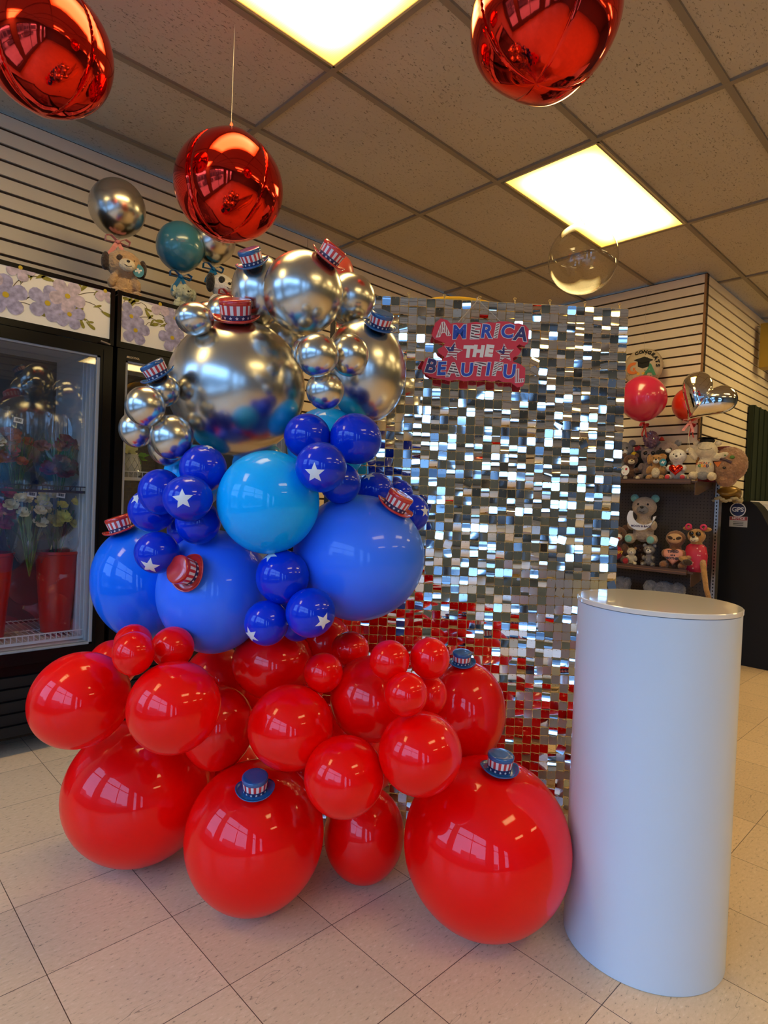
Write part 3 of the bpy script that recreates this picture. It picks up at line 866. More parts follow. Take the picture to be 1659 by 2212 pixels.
# yellow hoop arch standing behind the backdrop
hc = B0 + BU * 0.30 - BN * 0.16
bm = bmesh.new()
pts = [(-0.5, 0.0, 0)] + [(0.5 * math.cos(a), 1.385 + 0.5 * math.sin(a), 0) for a in [PI - PI * k / 40 for k in range(41)]] + [(0.5, 0.0, 0)]
tube(bm, pts, 0.013, 10)
obj('hoop_arch', bm, m_yellow, smooth=True, label='yellow tube arch whose top shows just above the shimmer backdrop', cat='arch', M=frame(hc, BU, (0, 0, 1)))

# ------------------------------------------------------------------ AMERICA THE BEAUTIFUL sign
SM = frame(B0 + BN * 0.030, BU, (0, 0, 1))
sg = empty('hanging_sign', 'red die-cut sign reading AMERICA THE BEAUTIFUL hanging on the shimmer backdrop', 'sign', SM)
m_flagstripe = stripe_mat('sign_flag_stripes', (0.72, 0.70, 0.66), (0.30, 0.02, 0.04), 36, PI / 2)
m_wavy = stripe_mat('sign_wavy_stripes', (0.72, 0.70, 0.66), (0.08, 0.03, 0.05), 34, PI / 2 + 0.2, 1.0)
m_diag = stripe_mat('sign_diagonal_stripes', (0.72, 0.70, 0.66), (0.16, 0.10, 0.10), 46, 1.0)
m_vert = stripe_mat('sign_thin_stripes', (0.72, 0.70, 0.66), (0.35, 0.04, 0.06), 50, 0.1)
m_nstar = dot_mat('sign_navy_dots', (0.02, 0.02, 0.14), (0.72, 0.70, 0.66), 75, 0.26)
bm = bmesh.new()
# board outline (die-cut): lobed shape around three lines of lettering, metres along / above floor
outl = [(0.196, 1.742), (0.214, 1.757), (0.236, 1.752), (0.247, 1.741), (0.268, 1.746), (0.30, 1.744), (0.333, 1.752), (0.352, 1.747), (0.372, 1.753), (0.395, 1.752), (0.412, 1.757),
        (0.44, 1.758), (0.462, 1.752), (0.476, 1.754), (0.500, 1.748), (0.512, 1.735), (0.511, 1.69), (0.498, 1.679), (0.482, 1.685), (0.472, 1.676), (0.488, 1.660), (0.480, 1.648), (0.462, 1.638), (0.464, 1.625),
        (0.486, 1.619), (0.505, 1.606), (0.506, 1.56), (0.499, 1.545), (0.482, 1.540), (0.458, 1.556), (0.43, 1.556), (0.418, 1.562), (0.395, 1.555), (0.372, 1.560), (0.345, 1.556), (0.322, 1.556), (0.30, 1.552),
        (0.278, 1.557), (0.25, 1.551), (0.226, 1.556), (0.206, 1.558), (0.184, 1.563), (0.162, 1.575), (0.156, 1.59), (0.168, 1.622), (0.182, 1.628), (0.197, 1.615), (0.222, 1.617), (0.231, 1.630), (0.212, 1.642),
        (0.206, 1.654), (0.224, 1.664), (0.232, 1.676), (0.214, 1.682), (0.197, 1.688), (0.186, 1.70)]
prism(bm, outl, -0.0025, 0.0025)
obj('board', bm, m_signred, sg)
LET = [('A', .2214, 1.7185, .052, -10, 'v'), ('M', .2761, 1.7125, .054, -6, 'b'), ('E', .3274, 1.7155, .054, -3, 'w'), ('R', .3663, 1.7195, .054, 0, 'b'), ('I', .4005, 1.7225, .054, 2, 'd'), ('C', .4365, 1.7235, .054, 2, 'b'), ('A', .4830, 1.7165, .056, 4, 'n'),
       ('T', .3083, 1.6495, .044, -2, 'W'), ('H', .3430, 1.6526, .044, 0, 'W'), ('E', .3780, 1.6555, .044, 2, 'W'),
       ('B', .1845, 1.5955, .056, 8, 'n'), ('E', .2204, 1.5885, .052, -4, 'b'), ('A', .2600, 1.5865, .052, -6, 'w'), ('U', .3060, 1.5885, .052, -4, 'b'), ('T', .3480, 1.5925, .052, 0, 'w'), ('I', .3775, 1.5942, .052, 0, 'b'), ('F', .4070, 1.5957, .052, 3, 'd'), ('U', .4487, 1.5898, .054, -2, 'b'), ('L', .4830, 1.5768, .050, -8, 'v')]
LM = {'v': m_vert, 'b': m_signblue, 'w': m_wavy, 'd': m_diag, 'n': m_nstar, 'W': m_signwhite}
for ch, lx_, lz, hgt, rot, k in LET:
    M = T((lx_, lz, 0.003)) @ RZ(math.radians(-rot))
    bgd = text_obj('letter', ch, m_signwhite if k != 'W' else m_signwhite, sg, M, hgt * 1.14, offset=0.0040 if k != 'W' else 0.0036, extrude=0.0003, shear=0.12)
    if k != 'W':
        text_obj('letter_fill', ch, LM[k], bgd, T((0, 0, 0.0006)), hgt * 1.14, offset=0.0021, extrude=0.0003, shear=0.12)
for cx_, cz_, rt in ((0.2585, 1.650, 0.18), (0.4330, 1.652, -0.12)):
    bm = bmesh.new(); prism(bm, star_poly(0.033, 0.46, rt), 0, 0.0006)
    st = obj('flag_star', bm, m_signwhite, sg, M=T((cx_, cz_, 0.003)), label='star filled with flag stripes')
    bm = bmesh.new(); prism(bm, star_poly(0.0305, 0.46, rt), 0, 0.0004); obj('stripes', bm, m_flagstripe, st, M=T((0, 0, 0.0006)))
    bm = bmesh.new()
    P_ = star_poly(0.0295, 0.46, rt)
    prism(bm, [P_[0], (0.002, 0.0), P_[7], P_[8], P_[9]] if cx_ < .3 else [P_[0], (0.0, 0.002), (-0.004, -0.004), P_[8], P_[9]], 0, 0.0003)
    obj('canton', bm, m_nstar, st, M=T((0, 0, 0.0012)))
bm = bmesh.new()
tube(bm, [(0.273, 1.748, 0.003), (0.3368, 1.826, -0.002), (0.413, 1.758, 0.003)], 0.0012, 6)
tube(bm, [(0.3368, 1.826, -0.002), (0.3368, 1.840, -0.02), (0.335, 1.826, -0.033)], 0.0012, 6)
obj('twine', bm, m_rope, sg)

# ------------------------------------------------------------------ foil balloons hung from the ceiling


def foil_ball(c, r, label, rot, tail, top):
    t = empty('foil_balloon', label, 'balloon', T(c), 'red foil balloons on ceiling strings')
    bm = bmesh.new(); ell(bm, (0, 0, 0), (1, 1, 1), 192, 64)
    for v in bm.verts:
        ph = math.atan2(v.co.y, v.co.x) ; th = math.acos(max(-1, min(1, v.co.z)))
        d = abs(((ph / (PI / 2)) % 1.0) - 0.0); d = min(d, 1 - d) * PI / 2
        seam = math.exp(-(d / 0.05) ** 2)
        k = 1 - 0.022 * seam * math.sin(th) ** .5 + 0.006 * math.exp(-(d / 0.16) ** 2) * math.sin(th * 60) * math.sin(th)
        k *= 1 + 0.025 * math.cos(4 * ph + PI) * math.sin(th)
        v.co *= k * r
    o = obj('foil_panels', bm, m_redfoil, t, smooth=True, M=rot.to_4x4())
    bm = bmesh.new()
    for q in range(4):
        pts = []
        for k in range(80):
            th = PI * (k + .5) / 80
            pts.append((th, q * PI / 2))
        a = [];
        for th, ph in pts:
            wv = 0.0012 * math.sin(th * 90)
            for rr in (r * 0.952, r * 0.975 + wv):
                a.append(bm.verts.new((rr * math.sin(th) * math.cos(ph), rr * math.sin(th) * math.sin(ph), rr * math.cos(th))))
        for k in range(79):
            bm.faces.new((a[2 * k], a[2 * k + 1], a[2 * k + 3], a[2 * k + 2]))
    obj('seam_flange', bm, m_redfoil, t, smooth=True, M=rot.to_4x4())
    if tail:
        bm = bmesh.new()
        prism(bm, [(-0.006, 0), (-0.010, 0.02), (-0.004, 0.05), (0.0, 0.058), (0.006, 0.05), (0.009, 0.02), (0.006, 0)], -0.001, 0.001)
        obj('tail', bm, m_redfoil, t, M=frame((0, 0, r * 0.955), FR, (0, 0, 1)))
    bm = bmesh.new(); tube(bm, [(0, 0, r * 0.95), (0, 0, CEIL - c[2])], 0.0009, 6)
    obj('hanging_string', bm, m_string, t)
    return t


E3 = lambda a, b_, c_: (RZ(a) @ RX(b_) @ RY(c_)).to_3x3()
foil_ball((1.209, 2.214, 2.366), 0.207, 'red foil balloon with an upright tail hanging above the blue-topped hat', E3(0.25, 0.10, 0.10), True, 0)
foil_ball((0.551, 2.215, 2.55), 0.192, 'red foil balloon cut by the top left corner of the view', E3(0.50, 0.2, -0.12), False, 0)
c3 = Vector((0, 0, CAM_H)) + pray(1176, 40) * (1.72 / F_PX)
foil_ball(tuple(c3), 0.207, 'red foil balloon cut by the top edge right of the middle', E3(1.1, 0.15, 0.1), False, 0)

# clear bubble balloon
cb = Vector((3.142, 1.73, 2.542))
t = empty('bubble_balloon', 'clear transparent bubble balloon hanging in front of the right ceiling light', 'balloon', T(cb))
bm = bmesh.new(); ell(bm, (0, 0, 0), (0.19, 0.19, 0.192), 64, 40); obj('bubble_skin', bm, m_bubble, t, smooth=True)
bm = bmesh.new(); tube(bm, [(0, 0, 0.19), (0, 0, CEIL - cb.z)], 0.0008, 6)
for k in range(4): tube(bm, [(0, 0, 0.19), (-0.02 - 0.01 * k, 0.01 * k - .02, 0.215 + 0.006 * k)], 0.0012, 5)
obj('hanging_string', bm, m_string, t)

# ------------------------------------------------------------------ refrigerators
FY = 2.87
m_print = mat('header_print', (0.84, 0.79, 0.66), 0.4, coat=0.3)
m_pet1 = mat('petal_lilac', (0.36, 0.33, 0.46), 0.6, noise=0.35, nscale=45)
m_pet2 = mat('petal_blush', (0.52, 0.42, 0.46), 0.6, noise=0.3, nscale=45)
m_leafp = mat('printed_leaf', (0.24, 0.21, 0.02), 0.6, noise=0.3, nscale=60)
m_stem = mat('printed_stem', (0.13, 0.09, 0.03), 0.6)
m_eye = mat('printed_flower_eye', (0.55, 0.38, 0.01), 0.6)
rf = random.Random(3)


def petal_pts(c, ang, L, W):
    p = []
    for k in range(14):
        a = 2 * PI * k / 14
        u = 0.5 - 0.5 * math.cos(a); v = math.sin(a) * (0.35 + 0.65 * u) * W / 2 * (1.15 if 0.3 < u < 1 else 1)
        p.append((c[0] + math.cos(ang) * u * L - math.sin(ang) * v, c[1] + math.sin(ang) * u * L + math.cos(ang) * v))
    return p


def flat(bm, pts, z, mi):
    f = bm.faces.new([bm.verts.new((x, y, z)) for x, y in pts]); f.material_index = mi


def header(x0, x1, z0, z1, flowers, sprigs, parent):
    bm = bmesh.new()
    w_, h_ = x1 - x0, z1 - z0
    bx(bm, 0, w_, 0, h_, -0.01, 0)
    zc = 0.0008
    for (px, py, qx, qy, s) in sprigs:
        a = on_y(px, py, FY); b_ = on_y(qx, qy, FY)
        ax, ay, bx_, by = a.x - x0, a.z - z0, b_.x - x0, b_.z - z0
        ax, bx_ = min(max(ax, 0.01), w_ - 0.01), min(max(bx_, 0.01), w_ - 0.01); ay, by = min(max(ay, .012), h_ - .012), min(max(by, .012), h_ - .012)
        d = Vector((bx_ - ax, by - ay)); n = Vector((-d.y, d.x)).normalized()
        last = None
        for k in range(9):
            u = k / 8; p = Vector((ax, ay)) + d * u + n * 0.012 * math.sin(PI * u)
            if last is not None:
                flat(bm, [tuple(last - n * .0016), tuple(p - n * .0016), tuple(p + n * .0016), tuple(last + n * .0016)], zc, 4)
            last = p
        ang = math.atan2(d.y, d.x)
        flat(bm, petal_pts((bx_ - math.cos(ang) * .02, by - math.sin(ang) * .02), ang, 0.045 * s, 0.018 * s), zc + .0003, 3)
        flat(bm, petal_pts((ax + d.x * .5, ay + d.y * .5), ang + 0.7, 0.035 * s, 0.011 * s), zc + .0003, 3)
    for i, (px, py, s, kind, ph) in enumerate(flowers):
        c = on_y(px, py, FY); cx_, cy_ = c.x - x0, c.z - z0
        for k in range(5):
            ang = ph + k * 2 * PI / 5
            pts = petal_pts((cx_, cy_), ang, 0.062 * s, 0.054 * s)
            pts = [(min(max(u, 0.002), w_ - 0.002), min(max(v, 0.002), h_ - 0.002)) for u, v in pts]
            flat(bm, pts, zc + 0.0007 + .0002 * k + .0012 * i * .1, 1 if kind == 0 else 2)
        flat(bm, [(cx_ + .009 * s * math.cos(a), cy_ + .009 * s * math.sin(a)) for a in [k * PI / 5 for k in range(10)]], zc + 0.003, 5)
    # gentle outward bulge of the printed face
    for v in bm.verts:
        pass
    return obj('header_print', bm, [m_print, m_pet1, m_pet2, m_leafp, m_stem, m_eye], parent, recalc=False,
               M=frame((x0, FY - 0.028, z0), (1, 0, 0), (0, 0, 1)), label='backlit style header printed with lilac flowers and olive leaves')


def fridge(x0, x1, label, dx0, dx1, flowers, sprigs, hx0, hx1):
    t = empty('display_refrigerator', label, 'refrigerator', T(((x0 + x1) / 2, FY + 0.3, 0)))
    I = t.matrix_world.inverted()
    Y1 = 3.50
    def P(name, bm, m, **k):
        bmesh.ops.transform(bm, matrix=I, verts=bm.verts)
        return obj(name, bm, m, t, **k)
    bm = bmesh.new()
    bx(bm, x0, x0 + 0.05, FY, Y1, 0.08, 2.035); bx(bm, x1 - 0.05, x1, FY, Y1, 0.08, 2.035)
    bx(bm, x0 + .05, x1 - .05, FY, Y1, 1.80, 2.035); bx(bm, x0 + .05, x1 - .05, FY, Y1, 0.08, 0.44); bx(bm, x0 + .05, x1 - .05, Y1 - 0.04, Y1, 0.44, 1.80)
    P('cabinet', bm, m_black)
    bm = bmesh.new()   # louvred kick plate
    z = 0.115
    while z < 0.36:
        box(bm, ((x0 + x1) / 2, FY - 0.006, z), (x1 - x0 - 0.02, 0.006, 0.045), Matrix.Rotation(0.22, 3, 'X')); z += 0.052
    P('kick_grille', bm, m_blackm)
    bm = bmesh.new()
    for xx in (x0 + 0.08, x1 - 0.08):
        for yy in (FY + 0.06, Y1 - 0.06): bx(bm, xx - .02, xx + .02, yy - .02, yy + .02, 0, 0.08)
    P('feet', bm, m_blackm)
    bm = bmesh.new()   # white liner: side walls, roof, floor
    bx(bm, x0 + .05, x0 + .062, FY + .03, Y1 - .04, 0.44, 1.80); bx(bm, x1 - .062, x1 - .05, FY + .03, Y1 - .04, 0.44, 1.80)
    bx(bm, x0 + .062, x1 - .062, FY + .03, Y1 - .04, 0.44, 0.452); bx(bm, x0 + .062, x1 - .062, FY + .03, Y1 - .04, 1.788, 1.80)
    for k in range(3): bx(bm, x1 - .066, x1 - .062, FY + .06 + k * .05, FY + .075 + k * .05, 0.46, 1.78)
    P('interior_liner', bm, m_liner)
    bm = bmesh.new(); bx(bm, x0 + .062, x1 - .062, Y1 - .05, Y1 - .041, 0.452, 1.788); P('interior_back', bm, m_liner_d)
    # header frame and print
    bm = bmesh.new()
    bx(bm, x0, x1, FY - 0.03, FY, 2.026, 2.045); bx(bm, x0, x1, FY - 0.03, FY, 1.790, 1.818)
    bx(bm, x0, hx0, FY - 0.036, FY, 1.79, 2.045); bx(bm, hx1, x1, FY - 0.036, FY, 1.79, 2.045)
    P('header_frame', bm, m_black)
    bm = bmesh.new(); bx(bm, hx0, hx1, FY - 0.027, FY - 0.001, 1.815, 2.028); P('header_box', bm, m_print)
    hp = header(hx0, hx1, 1.815, 2.028, flowers, sprigs, None); hp.parent = t; hp.matrix_parent_inverse = I
    # door
    d = empty('door', 'x', 'x'); del d['category']; del d['label']; d.parent = t; d.matrix_parent_inverse = I
    bm = bmesh.new()
    zb, zt = 0.400, 1.785
    bx(bm, x0 + .004, dx0, FY - .04, FY - .004, zb, zt); bx(bm, dx1, x1 - .004, FY - .04, FY - .004, zb, zt)
    bx(bm, dx0, dx1, FY - .04, FY - .004, 1.735, zt); bx(bm, dx0, dx1, FY - .04, FY - .004, zb, 0.452)
    bx(bm, dx1 + .012, dx1 + .016, FY - .044, FY - .04, zb + .02, zt - .02)
    obj('door_frame', bm, m_black, d)
    bm = bmesh.new(); q = 0.012
    bx(bm, dx0, dx0 + q, FY - .034, FY - .006, 0.452, 1.735); bx(bm, dx1 - q, dx1, FY - .034, FY - .006, 0.452, 1.735)
    bx(bm, dx0, dx1, FY - .034, FY - .006, 0.452, 0.460); bx(bm, dx0, dx1, FY - .034, FY - .006, 1.727, 1.735)
    obj('gasket', bm, m_gasket, d)
    bm = bmesh.new(); bx(bm, dx0 + q, dx1 - q, FY - .026, FY - .020, 0.460, 1.727); obj('glass', bm, m_glass, d)
    bm = bmesh.new()
    tube(bm, [(x1 - 0.02, FY - .05, 1.79), (x1 - .06, FY - .05, 1.797)], 0.004, 8); obj('hinge', bm, m_steel, d)
    return t


FR1 = fridge(-0.30, 1.004, 'large black glass-door flower refrigerator with floral header at the left edge', -0.24, 0.948,
             [(8, 640, 1.35, 0, 0.4), (98, 658, 1.25, 0, 0.1), (141, 643, 1.2, 1, 1.0), (145, 682, 1.05, 0, 1.5), (222, 632, 0.9, 1, 0.3), (40, 582, .9, 1, 1.2), (-40, 600, 1.1, 1, 0)],
             [(20, 632, 60, 600, 1.1), (40, 618, 82, 600, 1.1), (60, 645, 10, 640, 1), (152, 625, 104, 608, 1.2), (165, 640, 176, 618, 1.2), (165, 640, 228, 642, 1.0), (170, 652, 222, 680, 1.1), (160, 668, 172, 700, 1), (170, 690, 190, 706, 1), (35, 655, 84, 680, .9), (52, 650, 100, 640, .9), (108, 690, 120, 680, .9), (160, 690, 168, 676, 1)], -0.285, 0.986)
FR2 = fridge(1.016, 2.05, 'narrower black glass-door refrigerator with floral header beside the chrome balloons', 1.058, 1.99,
             [(278, 686, 1.05, 0, 0.8), (287, 716, 1.1, 0, 0.2), (340, 660, 0.95, 1, 0.4), (372, 690, 0.9, 0, 1.0), (366, 732, 1.1, 0, 0.6), (330, 690, .01, 1, 0)],
             [(262, 655, 285, 644, 1), (300, 645, 272, 633, 1), (270, 672, 280, 660, 1), (300, 655, 312, 678, 1.1), (290, 690, 335, 696, 1.1), (320, 700, 358, 716, 1.1), (335, 680, 355, 700, 1), (310, 706, 326, 704, 1)], 1.034, 2.03)
# maker's sticker on the right door
sp = on_y(286, 773, FY - 0.042)
bm = bmesh.new(); bx(bm, -0.026, 0.030, -0.007, 0.007, 0, 0.0006)
stk = obj('maker_sticker', bm, m_blackm, M=frame((sp.x, FY - 0.0405, sp.z), (1, 0, 0), (0, 0, 1)))
stk.parent = FR2; stk.matrix_parent_inverse = FR2.matrix_world.inverted()
text_obj('sticker_lettering', 'PROCOOL', mat('sticker_gold', (0.55, 0.42, 0.22), 0.4), stk, T((0.005, 0, 0.0008)), 0.012, offset=0.0003, extrude=0.0002)
bm = bmesh.new()
for k in range(6): prism(bm, [(a[0] * .006, a[1] * .006) for a in petal_pts((0, 0), PI * k / 5, 1, 0.5)], 0, 0.0004)
obj('sticker_mark', bm, MATS['sticker_gold'], stk, M=T((-0.020, -0.002, 0.0008)))


def wire_shelf(x0, x1, z, y0, y1, parent, lip=0.03):
    bm = bmesh.new()
    n = int((x1 - x0) / 0.022)
    for i in range(n + 1):
        x = x0 + (x1 - x0) * i / n
        bx(bm, x - .0014, x + .0014, y0, y1, z - .0014, z + .0014); bx(bm, x - .0014, x + .0014, y0 - .002, y0 + .001, z, z + lip)
    for yy in (y0, (y0 + y1) / 2, y1): bx(bm, x0, x1, yy - .003, yy + .003, z - .006, z - .001)
    bx(bm, x0, x1, y0 - .003, y0 + .002, z + lip - .003, z + lip + .002); bx(bm, x0, x1, y0 - .004, y0 + .002, z - .010, z + .002)
    bmesh.ops.transform(bm, matrix=parent.matrix_world.inverted(), verts=bm.verts)
    return obj('wire_shelf', bm, m_wire, parent)


wire_shelf(1.08, 1.985, 1.205, 2.93, 3.44, FR2)
wire_shelf(-0.235, 0.94, 1.13, 2.95, 3.44, FR1, 0.02).data.materials[0] = m_alu
wire_shelf(-0.235, 0.94, 0.47, 2.93, 3.44, FR1, 0.03)

# ------------------------------------------------------------------ flowers in the refrigerators
m_leaf = mat('leaf_green', (0.06, 0.16, 0.025), 0.5, noise=0.3, nscale=30)
m_dkleaf = mat('dark_leaf', (0.02, 0.05, 0.015), 0.5)
m_bucket = mat('red_bucket', (0.45, 0.02, 0.015), 0.35, coat=0.4)


def blossom(bm, c, r, n, layers, rg, up=(0, -0.6, 0.8)):
    q = Vector(up).normalized().rotation_difference(Vector((0, 0, 1))).inverted().to_matrix()
    for L_ in range(layers):
        rr = r * (1 - 0.28 * L_); tl = 0.25 + 0.38 * L_
        for k in range(n):
            a = 2 * PI * (k + 0.5 * L_) / n + rg.uniform(-.15, .15)
            pts = []
            for (u, v) in ((0, 0), (0.45, 0.33), (0.85, 0.36), (1.0, 0.0), (0.85, -0.36), (0.45, -0.33)):
                p = Vector((u * math.cos(a) - v * math.sin(a), u * math.sin(a) + v * math.cos(a), tl * u * u + 0.12 * (abs(v) * 2) ** 2)) * rr
                pts.append(bm.verts.new(Vector(c) + q @ p))
            bm.faces.new(pts)
    return bm


def bouquet(c, colour, n, spread, label, seed, tag=True, size=0.03, hgt=0.24):
    rg = random.Random(seed)
    t = empty('flower_bouquet', label, 'bouquet', T(c), 'cellophane wrapped bouquets in the left refrigerator')
    mb = mat('petal_' + colour[0], colour[1], 0.6, noise=0.2, nscale=60, sss=0.0)
    for k in range(n):
        a = rg.uniform(0, 2 * PI); rr = spread * math.sqrt(rg.uniform(0.02, 1))
        p = Vector((rr * math.cos(a), -abs(rr * math.sin(a)) * 0.55 - 0.01, hgt + rg.uniform(-0.10, 0.05) - rr * 0.2))
        bm = bmesh.new(); blossom(bm, (0, 0, 0), size * rg.uniform(0.8, 1.15), 6, 3, rg, (p.x * 2, -0.7, 0.6))
        obj('blossom', bm, mb, t, smooth=True, M=T(p), recalc=False)
    bm = bmesh.new()
    for k in range(46):
        a = rg.uniform(0, 2 * PI); L = rg.uniform(0.10, 0.24); sp_ = rg.uniform(0.1, 1)
        d = Vector((math.cos(a) * spread * sp_, math.sin(a) * spread * .6 * sp_, L)); s = Vector((-d.y, d.x, 0)).normalized() * 0.012
        b0 = d * 0.45; fs = [bm.verts.new(b0), bm.verts.new(b0 + d * .3 + s), bm.verts.new(b0 + d * .6), bm.verts.new(b0 + d * .3 - s)]
        bm.faces.new(fs)
    for k in range(10):
        a = 2 * PI * k / 10; tube(bm, [(0, 0, -0.10), (0.02 * math.cos(a), 0.02 * math.sin(a), 0.0), (spread * .6 * math.cos(a), spread * .4 * math.sin(a), 0.2)], 0.0022, 5)
    obj('leaves', bm, m_leaf, t, recalc=False)
    bm = bmesh.new()
    prof = [(0.045, -0.03), (spread * 0.95, 0.03), (spread * 1.12, 0.14), (spread * 1.16, 0.24), (spread * 1.2, 0.32)]
    rings, _ = lathe(bm, prof, 40)
    for v in bm.verts:
        a = math.atan2(v.co.y, v.co.x); k = 1 + 0.05 * math.sin(a * 7 + v.co.z * 40 + seed) + 0.03 * math.sin(a * 17 - v.co.z * 60)
        v.co.x *= k; v.co.y *= k * 0.8; v.co.z += 0.012 * math.sin(a * 5 + seed)
    obj('cellophane_wrap', bm, m_cello, t, smooth=True)
    if tag:
        bm = bmesh.new(); bx(bm, -.018, .018, -.012, .012, 0, .0006)
        for k in range(9): bx(bm, -.012 + k * .0026, -.0108 + k * .0026 + (k % 3) * .0005, -.006, .007, .0006, .0009, 1)
        obj('price_tag', bm, [m_white, m_blackm], t, M=T((-0.02, -spread * 0.98, 0.27)) @ RX(PI / 2 - 0.2) @ RZ(-0.15))
    return t


yel = ('yellow', (0.85, 0.72, 0.10)); crm = ('cream', (0.85, 0.72, 0.45)); pnk = ('magenta', (0.55, 0.03, 0.14)); brg = ('burgundy', (0.16, 0.008, 0.035)); orn = ('orange', (0.42, 0.08, 0.02)); whp = ('pale', (0.6, 0.58, 0.5))
bouquet((0.865, 3.10, 0.84), yel, 22, 0.125, 'bouquet of small yellow flowers in cellophane, right one above the red buckets', 5, size=0.028)
bouquet((0.745, 3.05, 0.84), crm, 9, 0.09, 'bouquet of cream flowers in cellophane beside the yellow one', 6, size=0.032)
bouquet((0.60, 3.10, 0.84), pnk, 12, 0.10, 'magenta pink bouquet in cellophane at the left edge of the view', 7, size=0.032)
bouquet((0.87, 3.10, 1.16), brg, 13, 0.10, 'burgundy bouquet on the upper rack by the door edge', 8, tag=False, size=0.038, hgt=0.16)
bouquet((0.70, 3.12, 1.16), orn, 10, 0.095, 'dark orange bouquet on the upper rack with a price tag', 9, size=0.034, hgt=0.20)
bouquet((0.56, 3.10, 1.16), whp, 7, 0.08, 'pale bouquet on the upper rack at the left edge of the view', 10, tag=False, size=0.034, hgt=0.14)
for (x, y, lab) in ((0.872, 3.10, 'dark red flower bucket below the yellow bouquet'), (0.60, 3.10, 'dark red flower bucket at the left edge of the view')):
    bm = bmesh.new(); rg_, _ = lathe(bm, [(0.062, 0.0), (0.092, 0.36), (0.097, 0.362), (0.097, 0.375), (0.090, 0.375), (0.060, 0.012)], 40); capf(bm, rg_[0], True); capf(bm, rg_[-1])
    obj('flower_bucket', bm, m_bucket, smooth='auto', label=lab, cat='bucket', group='red flower buckets', M=T((x, y, 0.473)))

# vase with a cream rose on the white wire shelf
vp = on_y(284, 1026, 2.99)
t = empty('pineapple_vase', 'white quilted vase on the wire shelf of the right refrigerator', 'vase', T((vp.x, 3.0, 1.2075)))
bm = bmesh.new(); rings, _ = lathe(bm, [(0.026, 0), (0.042, 0.012), (0.047, 0.04), (0.045, 0.075), (0.034, 0.105), (0.036, 0.112), (0.030, 0.112), (0.028, 0.10)], 48); capf(bm, rings[0], True)
obj('body', bm, mat('vase_ceramic', (0.66, 0.67, 0.62), 0.35, coat=0.3), t, smooth=True)
bm = bmesh.new()
for s in (-1, 1):
    for k in range(10):
        pts = []
        for q in range(10):
            z = 0.012 + 0.085 * q / 9; a = 2 * PI * k / 10 + s * q * 0.12
            r = 0.0475 - 0.0105 * ((z - 0.045) / 0.06) ** 2
            pts.append((r * math.cos(a), r * math.sin(a), z))
        tube(bm, pts, 0.0011, 4)
obj('quilting', bm, mat('vase_grey', (0.35, 0.36, 0.33), 0.5), t)
t = empty('silk_rose', 'cream yellow rose with green leaves standing in the white vase', 'flower', T((vp.x, 3.0, 1.30)))
bm = bmesh.new(); rg = random.Random(2)
for L_ in range(4): blossom(bm, (-0.012, -0.015, 0.042 + 0.004 * L_), 0.036 - 0.006 * L_, 5, 2, rg, (-0.1, -0.9, 0.35))
obj('bloom', bm, mat('rose_cream', (0.72, 0.72, 0.36), 0.6), t, smooth=True, recalc=False)
bm = bmesh.new()
for (a, tl, L) in ((0.0, -0.5, 0.055), (-0.4, 0.1, 0.06), (-1.2, -0.9, 0.05), (0.5, 0.3, 0.045)):
    p0 = Vector((0.02, -0.02, 0.015)); d = Vector((math.cos(a), -0.3, tl)).normalized() * L; s = Vector((0, 0, 1)).cross(d).normalized() * .012 + Vector((0, 0, 0.012))
    bm.faces.new([bm.verts.new(p0), bm.verts.new(p0 + d * .4 + s), bm.verts.new(p0 + d), bm.verts.new(p0 + d * .5 - s)])
tube(bm, [(0, 0, -0.07), (0, -0.005, 0.04)], 0.003, 6)
obj('leaves', bm, mat('rose_leaf', (0.12, 0.30, 0.04), 0.5), t, recalc=False)

# ------------------------------------------------------------------ plush toys


def fur(name, col, n=0.18, b_=0.9, bs=90):
    return mat('plush_' + name, col, 0.95, noise=n, nscale=35, bump=b_, bscale=bs, sheen=0.3)


m_nose = mat('plush_nose', (0.012, 0.010, 0.010), 0.25)
m_eyeb = mat('plush_eye', (0.01, 0.008, 0.008), 0.08)
TEX = bpy.data.textures.new('fur_clouds', 'CLOUDS'); TEX.noise_scale = 0.012


def body_mesh(bm_parts, name, m, parent, vox=0.007, fuzz=0.005, label=None):
    bm = bmesh.new()
    for c, r, *rot in bm_parts: ell(bm, c, r, 20, 14, rot[0] if rot else None)
    o = obj(name, bm, m, parent, smooth=True, label=label)
    rm = o.modifiers.new('join', 'REMESH'); rm.mode = 'VOXEL'; rm.voxel_size = vox; rm.use_smooth_shade = True
    sm = o.modifiers.new('soft', 'SMOOTH'); sm.iterations = 4; sm.factor = 0.6
    if fuzz:
        dp = o.modifiers.new('fur', 'DISPLACE'); dp.texture = TEX; dp.strength = fuzz; dp.mid_level = 0.4
    return o


def one(name, c, r, m, parent, rot=None, label=None):
    bm = bmesh.new(); ell(bm, (0, 0, 0), r, 20, 14)
    return obj(name, bm, m, parent, smooth=True, label=label, M=T(c) @ (rot.to_4x4() if rot else Matrix.Identity(4)))


